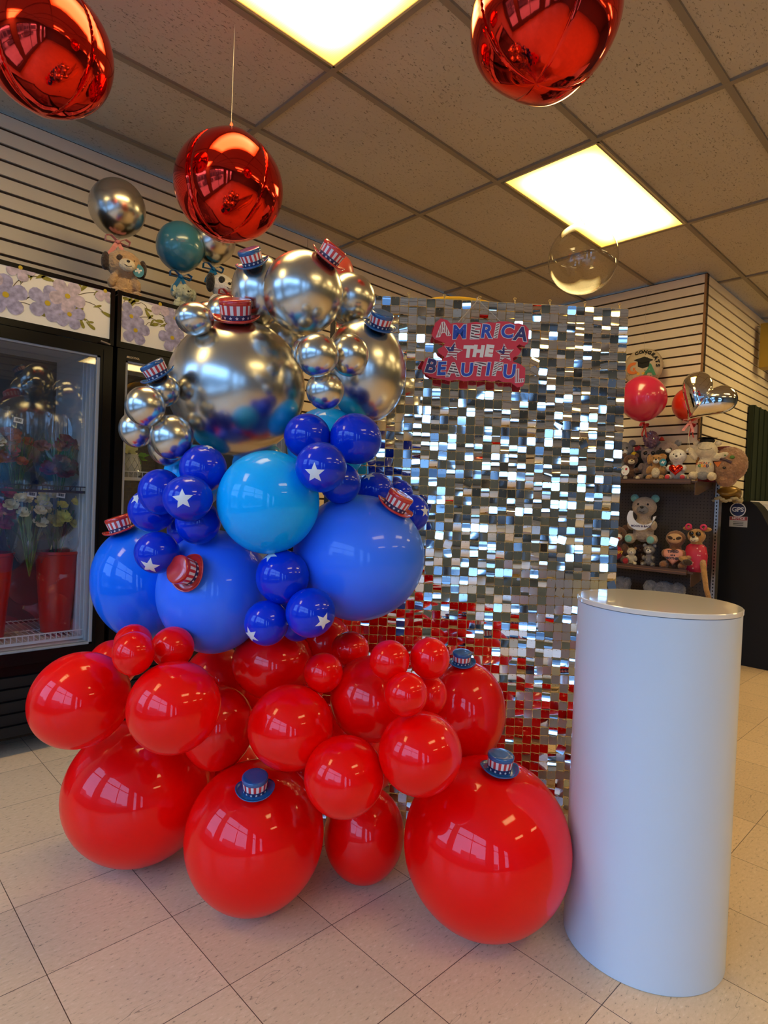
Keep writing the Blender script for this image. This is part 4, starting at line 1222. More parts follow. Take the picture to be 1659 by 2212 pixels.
def plush(name, label, loc, H, yaw, m_body, m_muz=None, m_ear=None, m_pad=None, m_belly=None, arms='down', legs=True, lean=0.0, head=1.0, patch=None,
          earpos='round', nose=True, mouth=True, eyes=True, eye_r=0.024, tag=None, fuzz=0.005, group='plush toys on display'):
    M = T(loc) @ RZ(yaw) @ RY(lean)
    t = empty(name, label, 'stuffed toy', M, group)
    S = lambda *a: tuple(v * H for v in a)
    hd = head
    P = [(S(0, 0, .28), S(.19, .16, .25)), (S(0, -.02, .70), S(.23 * hd, .19 * hd, .20 * hd)), (S(0, 0, .5), S(.12, .11, .12))]
    if arms == 'down': P += [(S(-.21, -.10, .36), S(.075, .09, .15), Matrix.Rotation(.35, 3, 'Y')), (S(.21, -.10, .36), S(.075, .09, .15), Matrix.Rotation(-.35, 3, 'Y'))]
    elif arms == 'up': P += [(S(-.27, -.04, .60), S(.075, .08, .17), Matrix.Rotation(-.5, 3, 'Y')), (S(.30, -.04, .56), S(.18, .08, .08), Matrix.Rotation(-.45, 3, 'Y'))]
    elif arms == 'hug': P += [(S(-.18, -.16, .36), S(.08, .12, .10)), (S(.18, -.16, .36), S(.08, .12, .10))]
    if legs: P += [(S(-.19, -.20, .10), S(.095, .19, .095)), (S(.19, -.20, .10), S(.095, .19, .095))]
    body_mesh(P, 'body', m_body, t, vox=max(0.004, H * 0.022), fuzz=fuzz)
    hy = -.02 - .17 * hd
    if earpos == 'round': E_ = [((-.19 * hd, 0, .70 + .17 * hd), (.075, .04, .075)), ((.19 * hd, 0, .70 + .17 * hd), (.075, .04, .075))]
    elif earpos == 'floppy': E_ = [((-.245 * hd, -.04, .70), (.075, .09, .17)), ((.245 * hd, -.04, .70), (.075, .09, .17))]
    elif earpos == 'point': E_ = [((-.24 * hd, 0, .84), (.09, .03, .045)), ((.24 * hd, 0, .84), (.09, .03, .045))]
    else: E_ = []
    for c, r in E_: one('ear', S(*c), S(*r), m_ear or m_body, t)
    if m_muz: one('muzzle', S(0, hy - .01, .64), S(.11 * hd, .075, .085 * hd), m_muz, t)
    if nose: one('nose', S(0, hy - (.085 if m_muz else .015), .69 if m_muz else .66), S(.032, .02, .024), m_nose, t)
    if eyes:
        for s in (-1, 1): one('eye', S(s * .085 * hd, hy + .012, .745), S(eye_r, eye_r * .7, eye_r), m_eyeb, t)
    if mouth:
        bm = bmesh.new(); tube(bm, [S(.05 * hd * math.sin(a), hy - (.078 if m_muz else .012) - .008 * math.cos(a), .635 - .035 * math.cos(a)) for a in [(-1.2 + 2.4 * k / 8) for k in range(9)]], .005 * H, 5)
        obj('mouth', bm, m_nose, t)
    if m_pad and legs:
        for s in (-1, 1): one('foot_pad', S(s * .19, -.375, .10), S(.065, .022, .068), m_pad, t)
    if m_belly: one('belly', S(0, -.115, .27), S(.13, .07, .17), m_belly, t)
    if patch: one('eye_patch', S(-.085 * hd, hy + .035, .745), S(.07, .05, .075), patch, t)
    if tag:
        bm = bmesh.new(); lathe(bm, [(0.001, 0), (1, 0), (1, 0.04), (0.001, 0.04)], 24)
        tg = obj('tag', bm, tag, t, M=T(S(.21, -.22, .60)) @ RX(PI / 2) @ Matrix.Diagonal((.105 * H, .12 * H, .05 * H, 1)))
        bm = bmesh.new(); box(bm, (0, 0, 0), (1.2, 0.25, 0.02), Matrix.Rotation(0.3, 3, 'Z')); box(bm, (0, 0, 0), (0.35, 0.8, 0.02), Matrix.Rotation(0.5, 3, 'Z')); obj('tag_print', bm, m_white, tg, M=T((0, 0, 0.06)))
    return t


def bow(c, m, label_parent, s=1.0, right=(1, 0, 0), name='ribbon_bow'):
    bm = bmesh.new()
    for sg in (-1, 1):
        pts = [(0, 0, 0), (sg * .03, -.006, .018), (sg * .05, -.004, .012), (sg * .048, .004, -.006), (sg * .02, .002, -.004), (0, 0, 0)]
        for a, b_ in zip(pts, pts[1:]):
            bm.faces.new([bm.verts.new((a[0] * s, (a[1] - .009) * s, a[2] * s)), bm.verts.new((b_[0] * s, (b_[1] - .009) * s, b_[2] * s)), bm.verts.new((b_[0] * s, (b_[1] + .009) * s, b_[2] * s)), bm.verts.new((a[0] * s, (a[1] + .009) * s, a[2] * s))])
        tl = [(0, 0, 0), (sg * .014, -.005, -.025), (sg * .03, -.002, -.055), (sg * .036, -.006, -.075)]
        for a, b_ in zip(tl, tl[1:]):
            wd = .010
            bm.faces.new([bm.verts.new(((a[0] - wd) * s, a[1] * s, a[2] * s)), bm.verts.new(((b_[0] - wd) * s, b_[1] * s, b_[2] * s)), bm.verts.new(((b_[0] + wd) * s, b_[1] * s, b_[2] * s)), bm.verts.new(((a[0] + wd) * s, a[1] * s, a[2] * s))])
    ell(bm, (0, -0.002, 0), (.009 * s, .009 * s, .009 * s), 12, 8)
    q = obj(name, bm, m, label_parent, M=T(c), recalc=False)
    sd = q.modifiers.new('thick', 'SOLIDIFY'); sd.thickness = 0.0015
    return q


def stick_balloon(c, r, m, label, base, bowm, grp, rz=1.05):
    """clear-wrapped balloon tied above a plush, neck and bow at its foot"""
    t = empty('balloon', label, 'balloon', T(c), grp)
    bm = bmesh.new(); ell(bm, (0, 0, 0), (r, r, r * rz), 48, 32)
    for v in bm.verts:
        k = v.co.z / (r * rz)
        if k < -0.3: s_ = 1 - 0.10 * ((-k - .3) / .7) ** 2; v.co.x *= s_; v.co.y *= s_
    obj('balloon_skin', bm, m, t, smooth=True)
    bm = bmesh.new(); rg_, _ = lathe(bm, [(0.020, -r * rz * 0.985), (0.012, -r * rz - 0.010), (0.008, -r * rz - 0.022), (0.015, -r * rz - 0.034), (0.010, -r * rz - 0.036)], 20)
    obj('neck', bm, m_cello, t, smooth=True)
    bm = bmesh.new(); tube(bm, [(0, 0, -r * rz - .02), (0.004, 0, (-r * rz - .02 + base - c[2]) / 2), (0, 0, base - c[2])], 0.0012, 5); obj('stick', bm, m_string, t)
    if bowm: bow((0, -0.018, -r * rz - 0.03), bowm, t, 1.15)
    return t


m_tan = fur('tan', (0.50, 0.31, 0.15)); m_choc = fur('chocolate', (0.045, 0.022, 0.012)); m_crm = fur('cream', (0.70, 0.60, 0.42)); m_wht = fur('white', (0.72, 0.69, 0.64))
m_blk = fur('black', (0.012, 0.011, 0.012)); m_mint = fur('pale_mint', (0.50, 0.53, 0.40)); m_brn = fur('brown', (0.13, 0.06, 0.035)); m_teal = fur('teal', (0.18, 0.46, 0.46)); m_gry = fur('grey', (0.24, 0.24, 0.26))
m_taupe = fur('taupe', (0.33, 0.24, 0.22)); m_gold_f = fur('golden', (0.42, 0.22, 0.07)); m_redf = fur('red', (0.42, 0.02, 0.03)); m_blue_tag = mat('tag_blue', (0.03, 0.22, 0.30), 0.5)
TOPZ = 2.046
# on top of the refrigerators
plush('plush_dog', 'tan plush dog with dark brown ears and eye patch sitting on top of a refrigerator', (1.105, 3.02, TOPZ), 0.255, -0.12, m_tan, m_crm, m_choc, None, None, earpos='floppy', head=1.35, patch=m_choc, tag=m_blue_tag, fuzz=0.008, group='plush dogs on the refrigerators')
plush('plush_dog', 'pale shaggy plush puppy on the right refrigerator below the dusty blue balloon', (1.425, 3.06, TOPZ), 0.20, 0.05, m_mint, m_mint, m_mint, None, None, earpos='floppy', head=1.15, fuzz=0.012, eye_r=.03, group='plush dogs on the refrigerators')
pd = plush('plush_dog', 'black and white plush dog with red neck bow on the right refrigerator', (1.61, 2.99, TOPZ), 0.30, 0.0, m_wht, m_wht, m_blk, None, m_wht, earpos='floppy', head=1.0, patch=m_blk, fuzz=0.006, group='plush dogs on the refrigerators')
bow((0, -0.065, 0.155), mat('ribbon_red', (0.5, 0.02, 0.02), 0.4), pd, 1.0)
rib_p = mat('ribbon_pink', (0.72, 0.26, 0.24), 0.35); rib_b = mat('ribbon_blue', (0.0, 0.13, 0.36), 0.35)
stick_balloon((1.09, 3.084, 2.514), 0.130, LATEX['silver'], 'silver balloon with pink bow floating above the tan plush dog', 2.2, rib_p, 'balloons tied to the refrigerator plush dogs')
stick_balloon((1.402, 3.058, 2.418), 0.120, LATEX['teal'], 'dusty blue balloon with blue bow above the pale puppy', 2.2, rib_b, 'balloons tied to the refrigerator plush dogs')
stick_balloon((1.571, 3.036, 2.502), 0.120, LATEX['silver'], 'silver balloon half hidden behind the hanging red foil balloon', 2.25, rib_b, 'balloons tied to the refrigerator plush dogs')
bm = bmesh.new(); ell(bm, (0, 0, 0), (0.085, 0.085, 0.105), 40, 28)
o = obj('balloon', bm, latex('coral_latex', (0.55, 0.07, 0.045), 0.35, 0.3), smooth=True, label='dull coral balloon barely showing behind the top centre chrome one and its red hat', cat='balloon', group='loose balloons behind the display', M=T((1.896, 2.369, 2.253)))
bm = bmesh.new(); tube(bm, [(0, 0, -0.10), (0.01, 0, -1.2), (0, 0, -2.22)], 0.0012, 5); obj('ribbon', bm, m_string, o)
bm = bmesh.new(); lathe(bm, [(0.001, -2.253), (0.03, -2.253), (0.025, -2.21), (0.001, -2.205)], 20); obj('weight', bm, m_blackm, o)

# ------------------------------------------------------------------ gondola shelf unit in front of the right wall
GX0, GX1, GY0, GY1 = 4.60, 4.96, 1.515, 3.0
t = empty('gondola_shelf', 'dark pegboard gondola shelf unit with brown shelves behind the pedestal', 'shelf unit', T((4.8, 2.2, 0)))
I = t.matrix_world.inverted()
def G(name, bm, m, **k):
    bmesh.ops.transform(bm, matrix=I, verts=bm.verts); return obj(name, bm, m, t, **k)
m_peg = mat('pegboard', (0.075, 0.062, 0.055), 0.7)
nt, N, LK = nodes(m_peg); b = nt.nodes['Principled BSDF']
tc = N('ShaderNodeTexCoord'); sv = N('ShaderNodeVectorMath', operation='SCALE'); sv.inputs['Scale'].default_value = 1 / 0.0254; LK(tc.outputs['Object'], sv.inputs[0])
fv = N('ShaderNodeVectorMath', operation='FRACTION'); LK(sv.outputs[0], fv.inputs[0])
sb = N('ShaderNodeVectorMath', operation='SUBTRACT'); sb.inputs[1].default_value = (0.5, 0.5, 0.5); LK(fv.outputs[0], sb.inputs[0])
s3 = N('ShaderNodeSeparateXYZ'); LK(sb.outputs[0], s3.inputs[0]); c3_ = N('ShaderNodeCombineXYZ'); LK(s3.outputs[1], c3_.inputs[0]); LK(s3.outputs[2], c3_.inputs[1])
ln = N('ShaderNodeVectorMath', operation='LENGTH'); LK(c3_.outputs[0], ln.inputs[0])
lt = N('ShaderNodeMath', operation='LESS_THAN'); lt.inputs[1].default_value = 0.15; LK(ln.outputs['Value'], lt.inputs[0])
mx = N('ShaderNodeMixRGB'); LK(lt.outputs[0], mx.inputs[0]); mx.inputs[1].default_value = (0.075, 0.062, 0.055, 1); mx.inputs[2].default_value = (0.008, 0.006, 0.005, 1); LK(mx.outputs[0], b.inputs['Base Color'])
bm = bmesh.new(); bx(bm, GX1 - 0.012, GX1, GY0 + 0.03, GY1, 0.12, 1.375); G('pegboard_back', bm, m_peg)
for yy in (GY0, GY1):
    bm = bmesh.new(); bx(bm, GX1 - 0.045, GX1 + 0.02, yy, yy + 0.028, 0.0, 1.385)
    z = 0.2
    while z < 1.35: bx(bm, GX1 - 0.0462, GX1 - 0.0448, yy + .010, yy + .018, z, z + 0.013, 1); z += 0.0255
    G('upright', bm, [m_steel, m_blackm])
for z in (1.372, 0.715, 0.13):
    bm = bmesh.new(); bx(bm, GX0, GX1 - 0.05, GY0 + 0.05, GY1, z - 0.012, z)
    sh = G('shelf', bm, m_brown)
    bm = bmesh.new(); bx(bm, GX0 - 0.016, GX0, GY0 + 0.09, GY1, z - 0.022, z + 0.014); bx(bm, GX0 - .018, GX0 - .016, GY0 + .09, GY1, z - .006, z - .001, 1)
    bmesh.ops.transform(bm, matrix=I, verts=bm.verts)
    obj('price_rail', bm, [m_brown, mat('rail_highlight', (0.25, 0.14, 0.08), 0.25)], sh)
    bm = bmesh.new(); prism(bm, [(0, 0), (0.34, 0), (0.34, -0.09), (0.28, -0.09), (0.0, -0.02)], -0.002, 0.002, M=frame((GX1 - 0.05, GY0 + 0.055, z - 0.012), (-1, 0, 0), (0, 0, 1)) @ T((0, 0, 0)))
    for v in bm.verts: pass
    bmesh.ops.transform(bm, matrix=I, verts=bm.verts)
    obj('bracket', bm, m_brown, sh)
bm = bmesh.new(); bx(bm, GX0 + 0.02, GX1, GY0 + 0.03, GY1, 0.0, 0.115); G('base', bm, m_brown)

FX = -PI / 2 + 0.2     # toys on the shelf face the front of the shop (-X)
S1Z, S2Z, S3Z = 1.372, 0.715, 0.13


def SH(px, X): return on_x(px, 1000, X).y


# top shelf
pb = plush('plush_bear', 'brown plush bear with a white tag, leftmost in the front row of the top shelf', (4.72, SH(1362, 4.72), S1Z), 0.235, FX + 0.35, m_brn, m_crm, m_brn, m_crm, None, arms='hug')
bm = bmesh.new(); prism(bm, [(.9 * math.cos(a) * .034, math.sin(a) * .04) for a in [k * PI / 8 for k in range(16)]], 0, .001)
tg = obj('tag', bm, m_white, pb, M=T((-0.05, -0.10, 0.08)) @ RX(PI / 2))
bm = bmesh.new(); prism(bm, [(0, 0), (.014, 0), (.016, .02), (.002, .018)], 0, .0006); prism(bm, [(-.02, .005), (-.012, .005), (-.014, .016), (-.022, .014)], 0, .0006, 1); prism(bm, [(-.012, -.025), (-.004, -.022), (-.01, -.014)], 0, .0006)
obj('tag_print', bm, [mat('tag_red', (0.5, 0.03, 0.03), .5), mat('tag_green', (0.05, 0.3, 0.15), .5)], tg, M=T((0, 0, .0012)))
plush('plush_dog', 'tan plush dog with white face next to the white bear on the top shelf', (4.70, SH(1418, 4.70), S1Z), 0.235, FX + 0.1, m_gold_f, m_wht, m_gold_f, m_gold_f, m_crm, earpos='floppy', tag=m_blue_tag, head=.85)
wb = plush('plush_bear', 'white plush bear holding a shiny red heart on the top shelf', (4.70, SH(1464, 4.70), S1Z), 0.265, FX, m_wht, m_wht, m_wht, mat('foot_red', (0.5, 0.02, 0.03), .5), None, arms='hug', fuzz=0.003, earpos='none')
one('ear', (-.07, 0, .23), (.02, .012, .016), m_wht, wb); one('ear', (.07, 0, .23), (.02, .012, .016), m_wht, wb)


def heart_poly(s, n=36):
    return [(s * 16 * math.sin(a) ** 3 / 17, s * (13 * math.cos(a) - 5 * math.cos(2 * a) - 2 * math.cos(3 * a) - math.cos(4 * a)) / 17) for a in [2 * PI * k / n for k in range(n)]]


def puffy(bm, poly, thick, rings=8, sides=2):
    n = len(poly)
    for sd in ((1, -1) if sides == 2 else (1,)):
        prev = None
        for k in range(rings + 1):
            s = 1 - k / rings
            z = sd * thick * math.sqrt(max(0, 1 - s ** 2.4))
            cur = [bm.verts.new((x * s, y * s, z)) for x, y in poly] if k < rings else [bm.verts.new((0, 0, z))]
            if prev:
                for i in range(n):
                    j = (i + 1) % n
                    if len(cur) == 1: bm.faces.new((prev[i], prev[j], cur[0]))
                    else: bm.faces.new((prev[i], prev[j], cur[j], cur[i]))
            prev = cur
    bmesh.ops.remove_doubles(bm, verts=bm.verts, dist=1e-6)


bm = bmesh.new(); puffy(bm, heart_poly(.052), .018); obj('held_heart', bm, m_redfoil, wb, smooth=True, M=T((0, -.075, .085)) @ RX(PI / 2 - .2), label='shiny red heart')
cbear = plush('plush_bear', 'cream plush bear in a graduation cap with raised arms and a CONGRATS GRAD print', (4.72, SH(1522, 4.72), S1Z + 0.005), 0.32, FX - 0.05, m_crm, None, m_crm, None, None, arms='up', fuzz=0.003, nose=False, eyes=False, mouth=False, earpos='none', lean=0.04)
for s in (-1, 1): one('ear', (s * .072, 0, .275), (.022, .012, .02), m_crm, cbear)
bm = bmesh.new(); tube(bm, [(.045 * math.sin(a), -.066 - .008 * math.cos(a), .238 - .02 * math.cos(a)) for a in [(-1.4 + 2.8 * k / 10) for k in range(11)]], .0016, 5); obj('mouth', bm, m_nose, cbear)
bm = bmesh.new(); ell(bm, (0, 0, 0), (.05, .045, .022), 20, 12); box(bm, (0, 0, .018), (.10, .10, .004), Matrix.Rotation(.5, 3, 'Z')); obj('cap', bm, m_blackm, cbear, smooth='auto', M=T((.0, 0, .292)))
MC = {'r': mat('print_red', (.5, .04, .03), .6), 'g': mat('print_green', (.03, .22, .12), .6), 'y': mat('print_yellow', (.75, .42, .02), .6), 'n': mat('print_navy', (.03, .02, .10), .6), 'o': mat('print_orange', (.65, .16, .02), .6)}
for i, (ch, k) in enumerate(zip('CONGRATS', 'ryronrny')):
    u = (i - 3.5) * .0125
    text_obj('print_letter', ch, MC[k], cbear, T((u, -.068 + .0 * abs(u) + u * u * 6, .126 - u * u * 4)) @ RX(PI / 2), .020, offset=.0007, extrude=.0006)
for i, (ch, k) in enumerate(zip('GRAD', 'gyon')):
    text_obj('print_letter', ch, MC[k], cbear, T(((i - 1.5) * .017, -.069 + ((i - 1.5) * .017) ** 2 * 6, .104)) @ RX(PI / 2), .026, offset=.0016, extrude=.0006)
one('bare_belly', (0, -.045, .035), (.045, .02, .03), m_gry, cbear)
# fluffy round toy hanging over the shelf end
t = empty('round_plush', 'large round shaggy brown plush face at the right end of the top shelf', 'stuffed toy', T((4.80, SH(1577, 4.80), 1.50)) @ RZ(FX - 0.3), 'plush toys on display')
body_mesh([((0, 0, 0), (.115, .09, .125)), ((-.02, 0, -.10), (.07, .06, .06))], 'body', fur('shaggy', (0.36, 0.19, 0.10), .3), t, vox=.006, fuzz=.016)
one('eye', (-.01, -.087, .06), (.017, .010, .013), m_leaf, t); one('eye', (.045, -.08, .045), (.017, .010, .013), m_leaf, t)
bm = bmesh.new(); tube(bm, [(-.05, -.082, .035), (-.02, -.094, .035), (.02, -.093, .02), (.045, -.086, .005)], .009, 8); obj('brow_patch', bm, mat('print_purple', (.06, .03, .05), .6), t)
bm = bmesh.new(); prism(bm, [(-.03, .02), (.025, .02), (0, -.02)], -.002, .002); obj('beak', bm, MC['o'], t, M=T((-.045, -.087, -.005)) @ RX(PI / 2))
one('nose', (.0, -.093, -.03), (.012, .008, .008), m_nose, t)
# second row on the top shelf
gp = plush('plush_bear', 'taupe plush bear with big black eyes behind the tan and white dog', (4.83, SH(1402, 4.83), S1Z), 0.30, FX + .15, m_taupe, m_taupe, m_taupe, None, None, eye_r=.055, head=1.0)
plush('plush_bear', 'big grey plush bear with a tiny red cone hat at the shelf back', (4.86, SH(1440, 4.86), S1Z), 0.34, FX, m_taupe, None, m_gry, None, None, eye_r=.035, head=1.15)
bm = bmesh.new(); lathe(bm, [(.022, 0), (.014, .02), (.001, .032)], 20); o = obj('cone_hat', bm, mat('felt_red', (.5, .03, .02), .7), smooth=True, label='tiny red cone hat on the grey bear at the back of the top shelf', cat='hat', M=T((4.86, SH(1427, 4.86), 1.700)))
plush('plush_bird', 'black plush bird with an orange face behind the white bear on the top shelf', (4.83, SH(1462, 4.83) + .10, S1Z), 0.30, FX, m_blk, fur('orange', (.5, .22, .03)), m_blk, None, m_wht, nose=False, mouth=False, earpos='none')
ro = plush('plush_rooster', 'black plush rooster with red comb and yellow beak behind the brown bear', (4.82, SH(1378, 4.82), S1Z), 0.28, FX + .2, m_blk, None, m_blk, None, None, nose=False, mouth=False, earpos='none')
bm = bmesh.new()
for k in range(3): ell(bm, ((k - 1) * .018, -.02, .262 + (k == 1) * .008), (.014, .012, .02), 12, 8)
obj('comb', bm, m_redf, ro, smooth=True)
bm = bmesh.new(); lathe(bm, [(.022, 0), (.012, .02), (.001, .038)], 16); obj('beak', bm, mat('beak_yellow', (.75, .5, .02), .5), ro, smooth=True, M=T((-.03, -.055, .215)) @ RX(PI / 2 + .2))
plush('plush_bear', 'pale grey plush bear half hidden by the shimmer backdrop edge', (4.80, SH(1344, 4.80), S1Z), 0.36, FX + .2, m_gry, m_wht, m_gry, None, None)

# second shelf
big = plush('plush_bear', 'large oatmeal plush bear with teal ears and feet holding a silver moon', (4.82, SH(1397, 4.82), S2Z + .165), 0.42, FX + .02, fur('oatmeal', (.55, .44, .34), .15), m_gry, m_teal, m_teal, None, arms='hug', head=.95, fuzz=.008)
bm = bmesh.new()
mo = [(.095 * math.cos(a), .095 * math.sin(a)) for a in [PI * .80 + 1.25 * PI * k / 20 for k in range(21)]] + [(.030 + .085 * math.cos(a), .035 + .085 * math.sin(a)) for a in [PI * 1.95 - 1.02 * PI * k / 16 for k in range(17)]]
prism(bm, mo, -.012, .012)
mn = obj('silver_moon', bm, mat('moon_fabric', (.62, .60, .56), .35, metal=.35), big, M=T((.0, -.155, .205)) @ RX(PI / 2 - .1), label='shiny silver crescent cushion with lettering')
text_obj('lettering', 'MOON & BACK', MC['n'], mn, T((.012, -.063, .013)), .021, offset=.0008, extrude=.0004)
sl = plush('plush_sloth', 'brown plush sloth holding a pink heart that reads TIRED as a MOTHER', (4.72, SH(1468, 4.72), S2Z), 0.33, FX, fur('sloth', (.24, .10, .04)), None, m_brn, None, None, arms='hug', nose=False, eyes=False, mouth=False, earpos='none', head=.9)
one('face', (0, -.048, .232), (.052, .025, .038), fur('peach', (.60, .36, .18), .05, .2), sl)
for s in (-1, 1): one('eye_patch', (s * .028, -.069, .236), (.020, .008, .012), m_choc, sl, Matrix.Rotation(s * -.35, 3, 'Y'))
one('nose', (0, -.078, .226), (.007, .005, .005), m_nose, sl)
bm = bmesh.new(); puffy(bm, heart_poly(.075), .02); hh = obj('held_heart', bm, mat('heart_pink', (.70, .30, .22), .6), sl, smooth=True, M=T((0, -.085, .105)) @ RX(PI / 2 - .1), label='pink plush heart with dark lettering')
text_obj('lettering', 'TIRED', m_nose, hh, T((0, .030, .019)) @ RZ(.05), .028, offset=.0008, extrude=.0015)
text_obj('lettering', 'as a', m_nose, hh, T((0, .005, .0215)), .020, offset=.0006, extrude=.0015)
text_obj('lettering', 'MOTHER', m_nose, hh, T((0, -.020, .019)), .024, offset=.0008, extrude=.0015)
gi = plush('plush_fawn', 'tan plush fawn in a red dress, long legs dangling off the shelf end', (4.72, SH(1513, 4.72), S2Z), 0.37, FX - .15, m_gold_f, m_crm, m_gold_f, None, None, arms='none', legs=False, earpos='point', eye_r=.05, head=.72)
m_dress = dot_mat('dress_print', (.50, .015, .05), (.75, .40, .38), 34, .2)
bm = bmesh.new(); rg_, _ = lathe(bm, [(.045, .20), (.066, .18), (.078, .12), (.075, .04), (.078, 0.0)], 28); capf(bm, rg_[-1]); obj('dress', bm, m_dress, gi, smooth=True, M=Matrix.Diagonal((1, .85, 1, 1)))
for s in (-1, 1):
    bm = bmesh.new(); lathe(bm, [(.012, 0), (.024, .006), (.024, .014), (.012, .02), (.012, 0)], 16); obj('ear_flower', bm, mat('flower_pink', (.62, .03, .12), .4), gi, smooth=True, M=T((s * .05, -.02, .325)) @ RX(PI / 2))
bm = bmesh.new(); tube(bm, [(.055, -.03, .08), (.075, -.07, .03), (.105, -.10, -.10), (.135, -.115, -.19)], [.022, .02, .017, .017], 12); obj('leg', bm, m_gold_f, gi, smooth=True)
bm = bmesh.new(); tube(bm, [(-.02, -.05, .10), (-.07, -.10, .09), (-.02, -.12, .075)], [.018, .02, .022], 12); obj('arm', bm, m_gold_f, gi, smooth=True)
bm = bmesh.new(); ell(bm, (.14, -.118, -.205), (.024, .03, .02), 14, 10); obj('hoof', bm, m_choc, gi, smooth=True)
bm = bmesh.new(); ell(bm, (-.02, -.125, .07), (.035, .022, .024), 14, 10); obj('hoof', bm, m_choc, gi, smooth=True)
sk = plush('plush_monkey', 'red and cream sock monkey at the shelf end beside the backdrop', (4.70, SH(1340, 4.70), S2Z), 0.33, FX + .3, m_brn, m_wht, m_brn, m_redf, m_redf, nose=False)
one('lips', (0, -.085, .205), (.022, .01, .012), MC['r'], sk)
text_obj('lettering', 'Happy', MC['y'], sk, T((0, -.065, .10)) @ RX(PI / 2), .035, offset=.001, extrude=.003)
plush('plush_cat', 'small cream plush under the large teal-eared bear, nearer the sock monkey', (4.71, SH(1373, 4.71), S2Z), 0.15, FX + .2, m_crm, m_wht, m_gold_f, None, None, earpos='round')
plush('plush_owl', 'small grey patterned plush beside the sloth under the large teal-eared bear', (4.72, SH(1412, 4.72), S2Z), 0.185, FX, dot_mat('grey_spots', (.22, .20, .19), (.45, .40, .36), 60, .22), m_wht, m_gry, None, None, arms='hug')
plush('plush_bear', 'plain brown plush bear sitting behind and carrying the large teal-eared one', (4.86, SH(1390, 4.86), S2Z), 0.17, FX, m_brn, m_brn, m_brn, None, None)
# bottom of the bay, tops seen over the pedestal
for px, w_, lab in ((1341, .085, 'grey fluffy plush on the lowest shelf at the backdrop edge'), (1436, .16, 'wide blue grey fluffy plush on the lowest shelf behind the pedestal')):
    p = on_x(px, 1268, 4.74)
    t = empty('fluffy_plush', lab, 'stuffed toy', T((4.74, p.y, 0.372)) @ RZ(FX), 'fluffy grey plush toys low on the shelf')
    body_mesh([((0, 0, 0), (w_, .10, .24)), ((-w_ * .62, -.02, .19), (w_ * .3, .05, .05)), ((w_ * .62, -.02, .19), (w_ * .3, .05, .05))], 'body', fur('bluegrey', (.20, .21, .24), .3), t, vox=.009, fuzz=.022)
    for s in (-1, 1): one('eye', (s * w_ * .35, -.098, .10), (.012, .01, .012), m_eyeb, t)
    bm = bmesh.new(); bx(bm, -.05, .05, -.05, .05, -.242, -.235); obj('base_felt', bm, m_gry, t)

# balloons above the shelf
BG = 'balloons above the plush shelf'
stick_balloon((4.597, 1.98, 1.995), 0.170, LATEX['pink'], 'hot pink balloon over the left half of the plush shelf', 1.62, mat('ribbon_red', (0.5, 0.02, 0.02), 0.4), BG, 1.03)
stick_balloon((4.86, 1.735, 1.965), 0.125, latex('orange_red_latex', (.72, .03, .01), .3, .8), 'orange red balloon half hidden behind the silver heart', 1.60, mat('ribbon_red', (0.5, 0.02, 0.02), 0.4), BG, 1.05)
t = empty('foil_balloon', 'clear printed CONGRATS graduation balloon above the hot pink one', 'balloon', frame((4.86, 2.105, 2.292), (0.18, -1, 0), (0, 0, 1)), BG)
bm = bmesh.new(); puffy(bm, [(.152 * math.cos(a), .152 * math.sin(a)) for a in [2 * PI * k / 48 for k in range(48)]], .055, 12)
obj('balloon_skin', bm, dot_mat('congrats_speckle', (.50, .40, .27), (.03, .02, .02), 38, .16), t, smooth=True)
for i, ch in enumerate('CONGRATS'):
    a = math.radians(112 - i * 16); rr = .118
    text_obj('print_letter', ch, m_blackm, t, T((rr * math.cos(a), rr * math.sin(a), .043)) @ RZ(a - PI / 2) @ RX(-.45), .040, offset=.0018, extrude=.001)
bm = bmesh.new(); prism(bm, [(-.06, .055), (.02, .075), (.085, .045), (.005, .022)], .054, .058); prism(bm, [(-.03, .045), (.06, .035), (.055, -.005), (.01, -.018), (-.028, .0)], .052, .055)
obj('printed_cap', bm, m_blackm, t)
for ch, u, v, k, sz in (('G', -.068, -.015, 'o', .12), ('R', -.005, -.03, 'y', .10), ('A', .062, -.035, 'g', .12)):
    text_obj('print_letter', ch, MC[k], t, T((u, v, .052)), sz, offset=.006, extrude=.001)
bm = bmesh.new(); tube(bm, [(0, .15, 0), (0, CEIL - 2.292, 0)], .0008, 5); obj('hanging_string', bm, m_string, t)
# silver heart
hm = frame((4.62, 1.545, 1.965), (0.42, -1, -0.18), (0.05, -0.1, 1))
t = empty('foil_balloon', 'shiny silver heart foil balloon tilted over the graduation bear', 'balloon', hm, BG)
bm = bmesh.new(); puffy(bm, [(x, y) for x, y in heart_poly(.205, 72)], .08, 14)
for v in bm.verts:
    a = math.atan2(v.co.y, v.co.x); v.co.z *= 1 + 0.04 * math.sin(a * 30) * (1 if abs(v.co.z) < .04 else 0.1)
obj('balloon_skin', bm, m_silfoil, t, smooth=True, M=RZ(-0.42))
bm = bmesh.new(); tube(bm, [(-.06, -.17, 0), (-.05, -.30, .02), (-.03, -.36, .03)], .0012, 5); obj('stick', bm, m_string, t)
bow((0, 0, 0), rib_p, t, .9).matrix_local = T((-.062, -.19, .02)) @ RX(-PI / 2)
# crumpled lavender cellophane bag
bm = bmesh.new(); ell(bm, (0, 0, 0), (.075, .05, .062), 28, 18)
rg = random.Random(4)
for v in bm.verts: v.co *= 1 + rg.uniform(-.16, .16)
obj('gift_wrap', bm, mat('lavender_cellophane', (.24, .13, .20), .12, coat=.8), label='crumpled lavender cellophane bundle under the hot pink balloon', cat='gift wrap', M=T((4.80, SH(1404, 4.8), 1.705)))
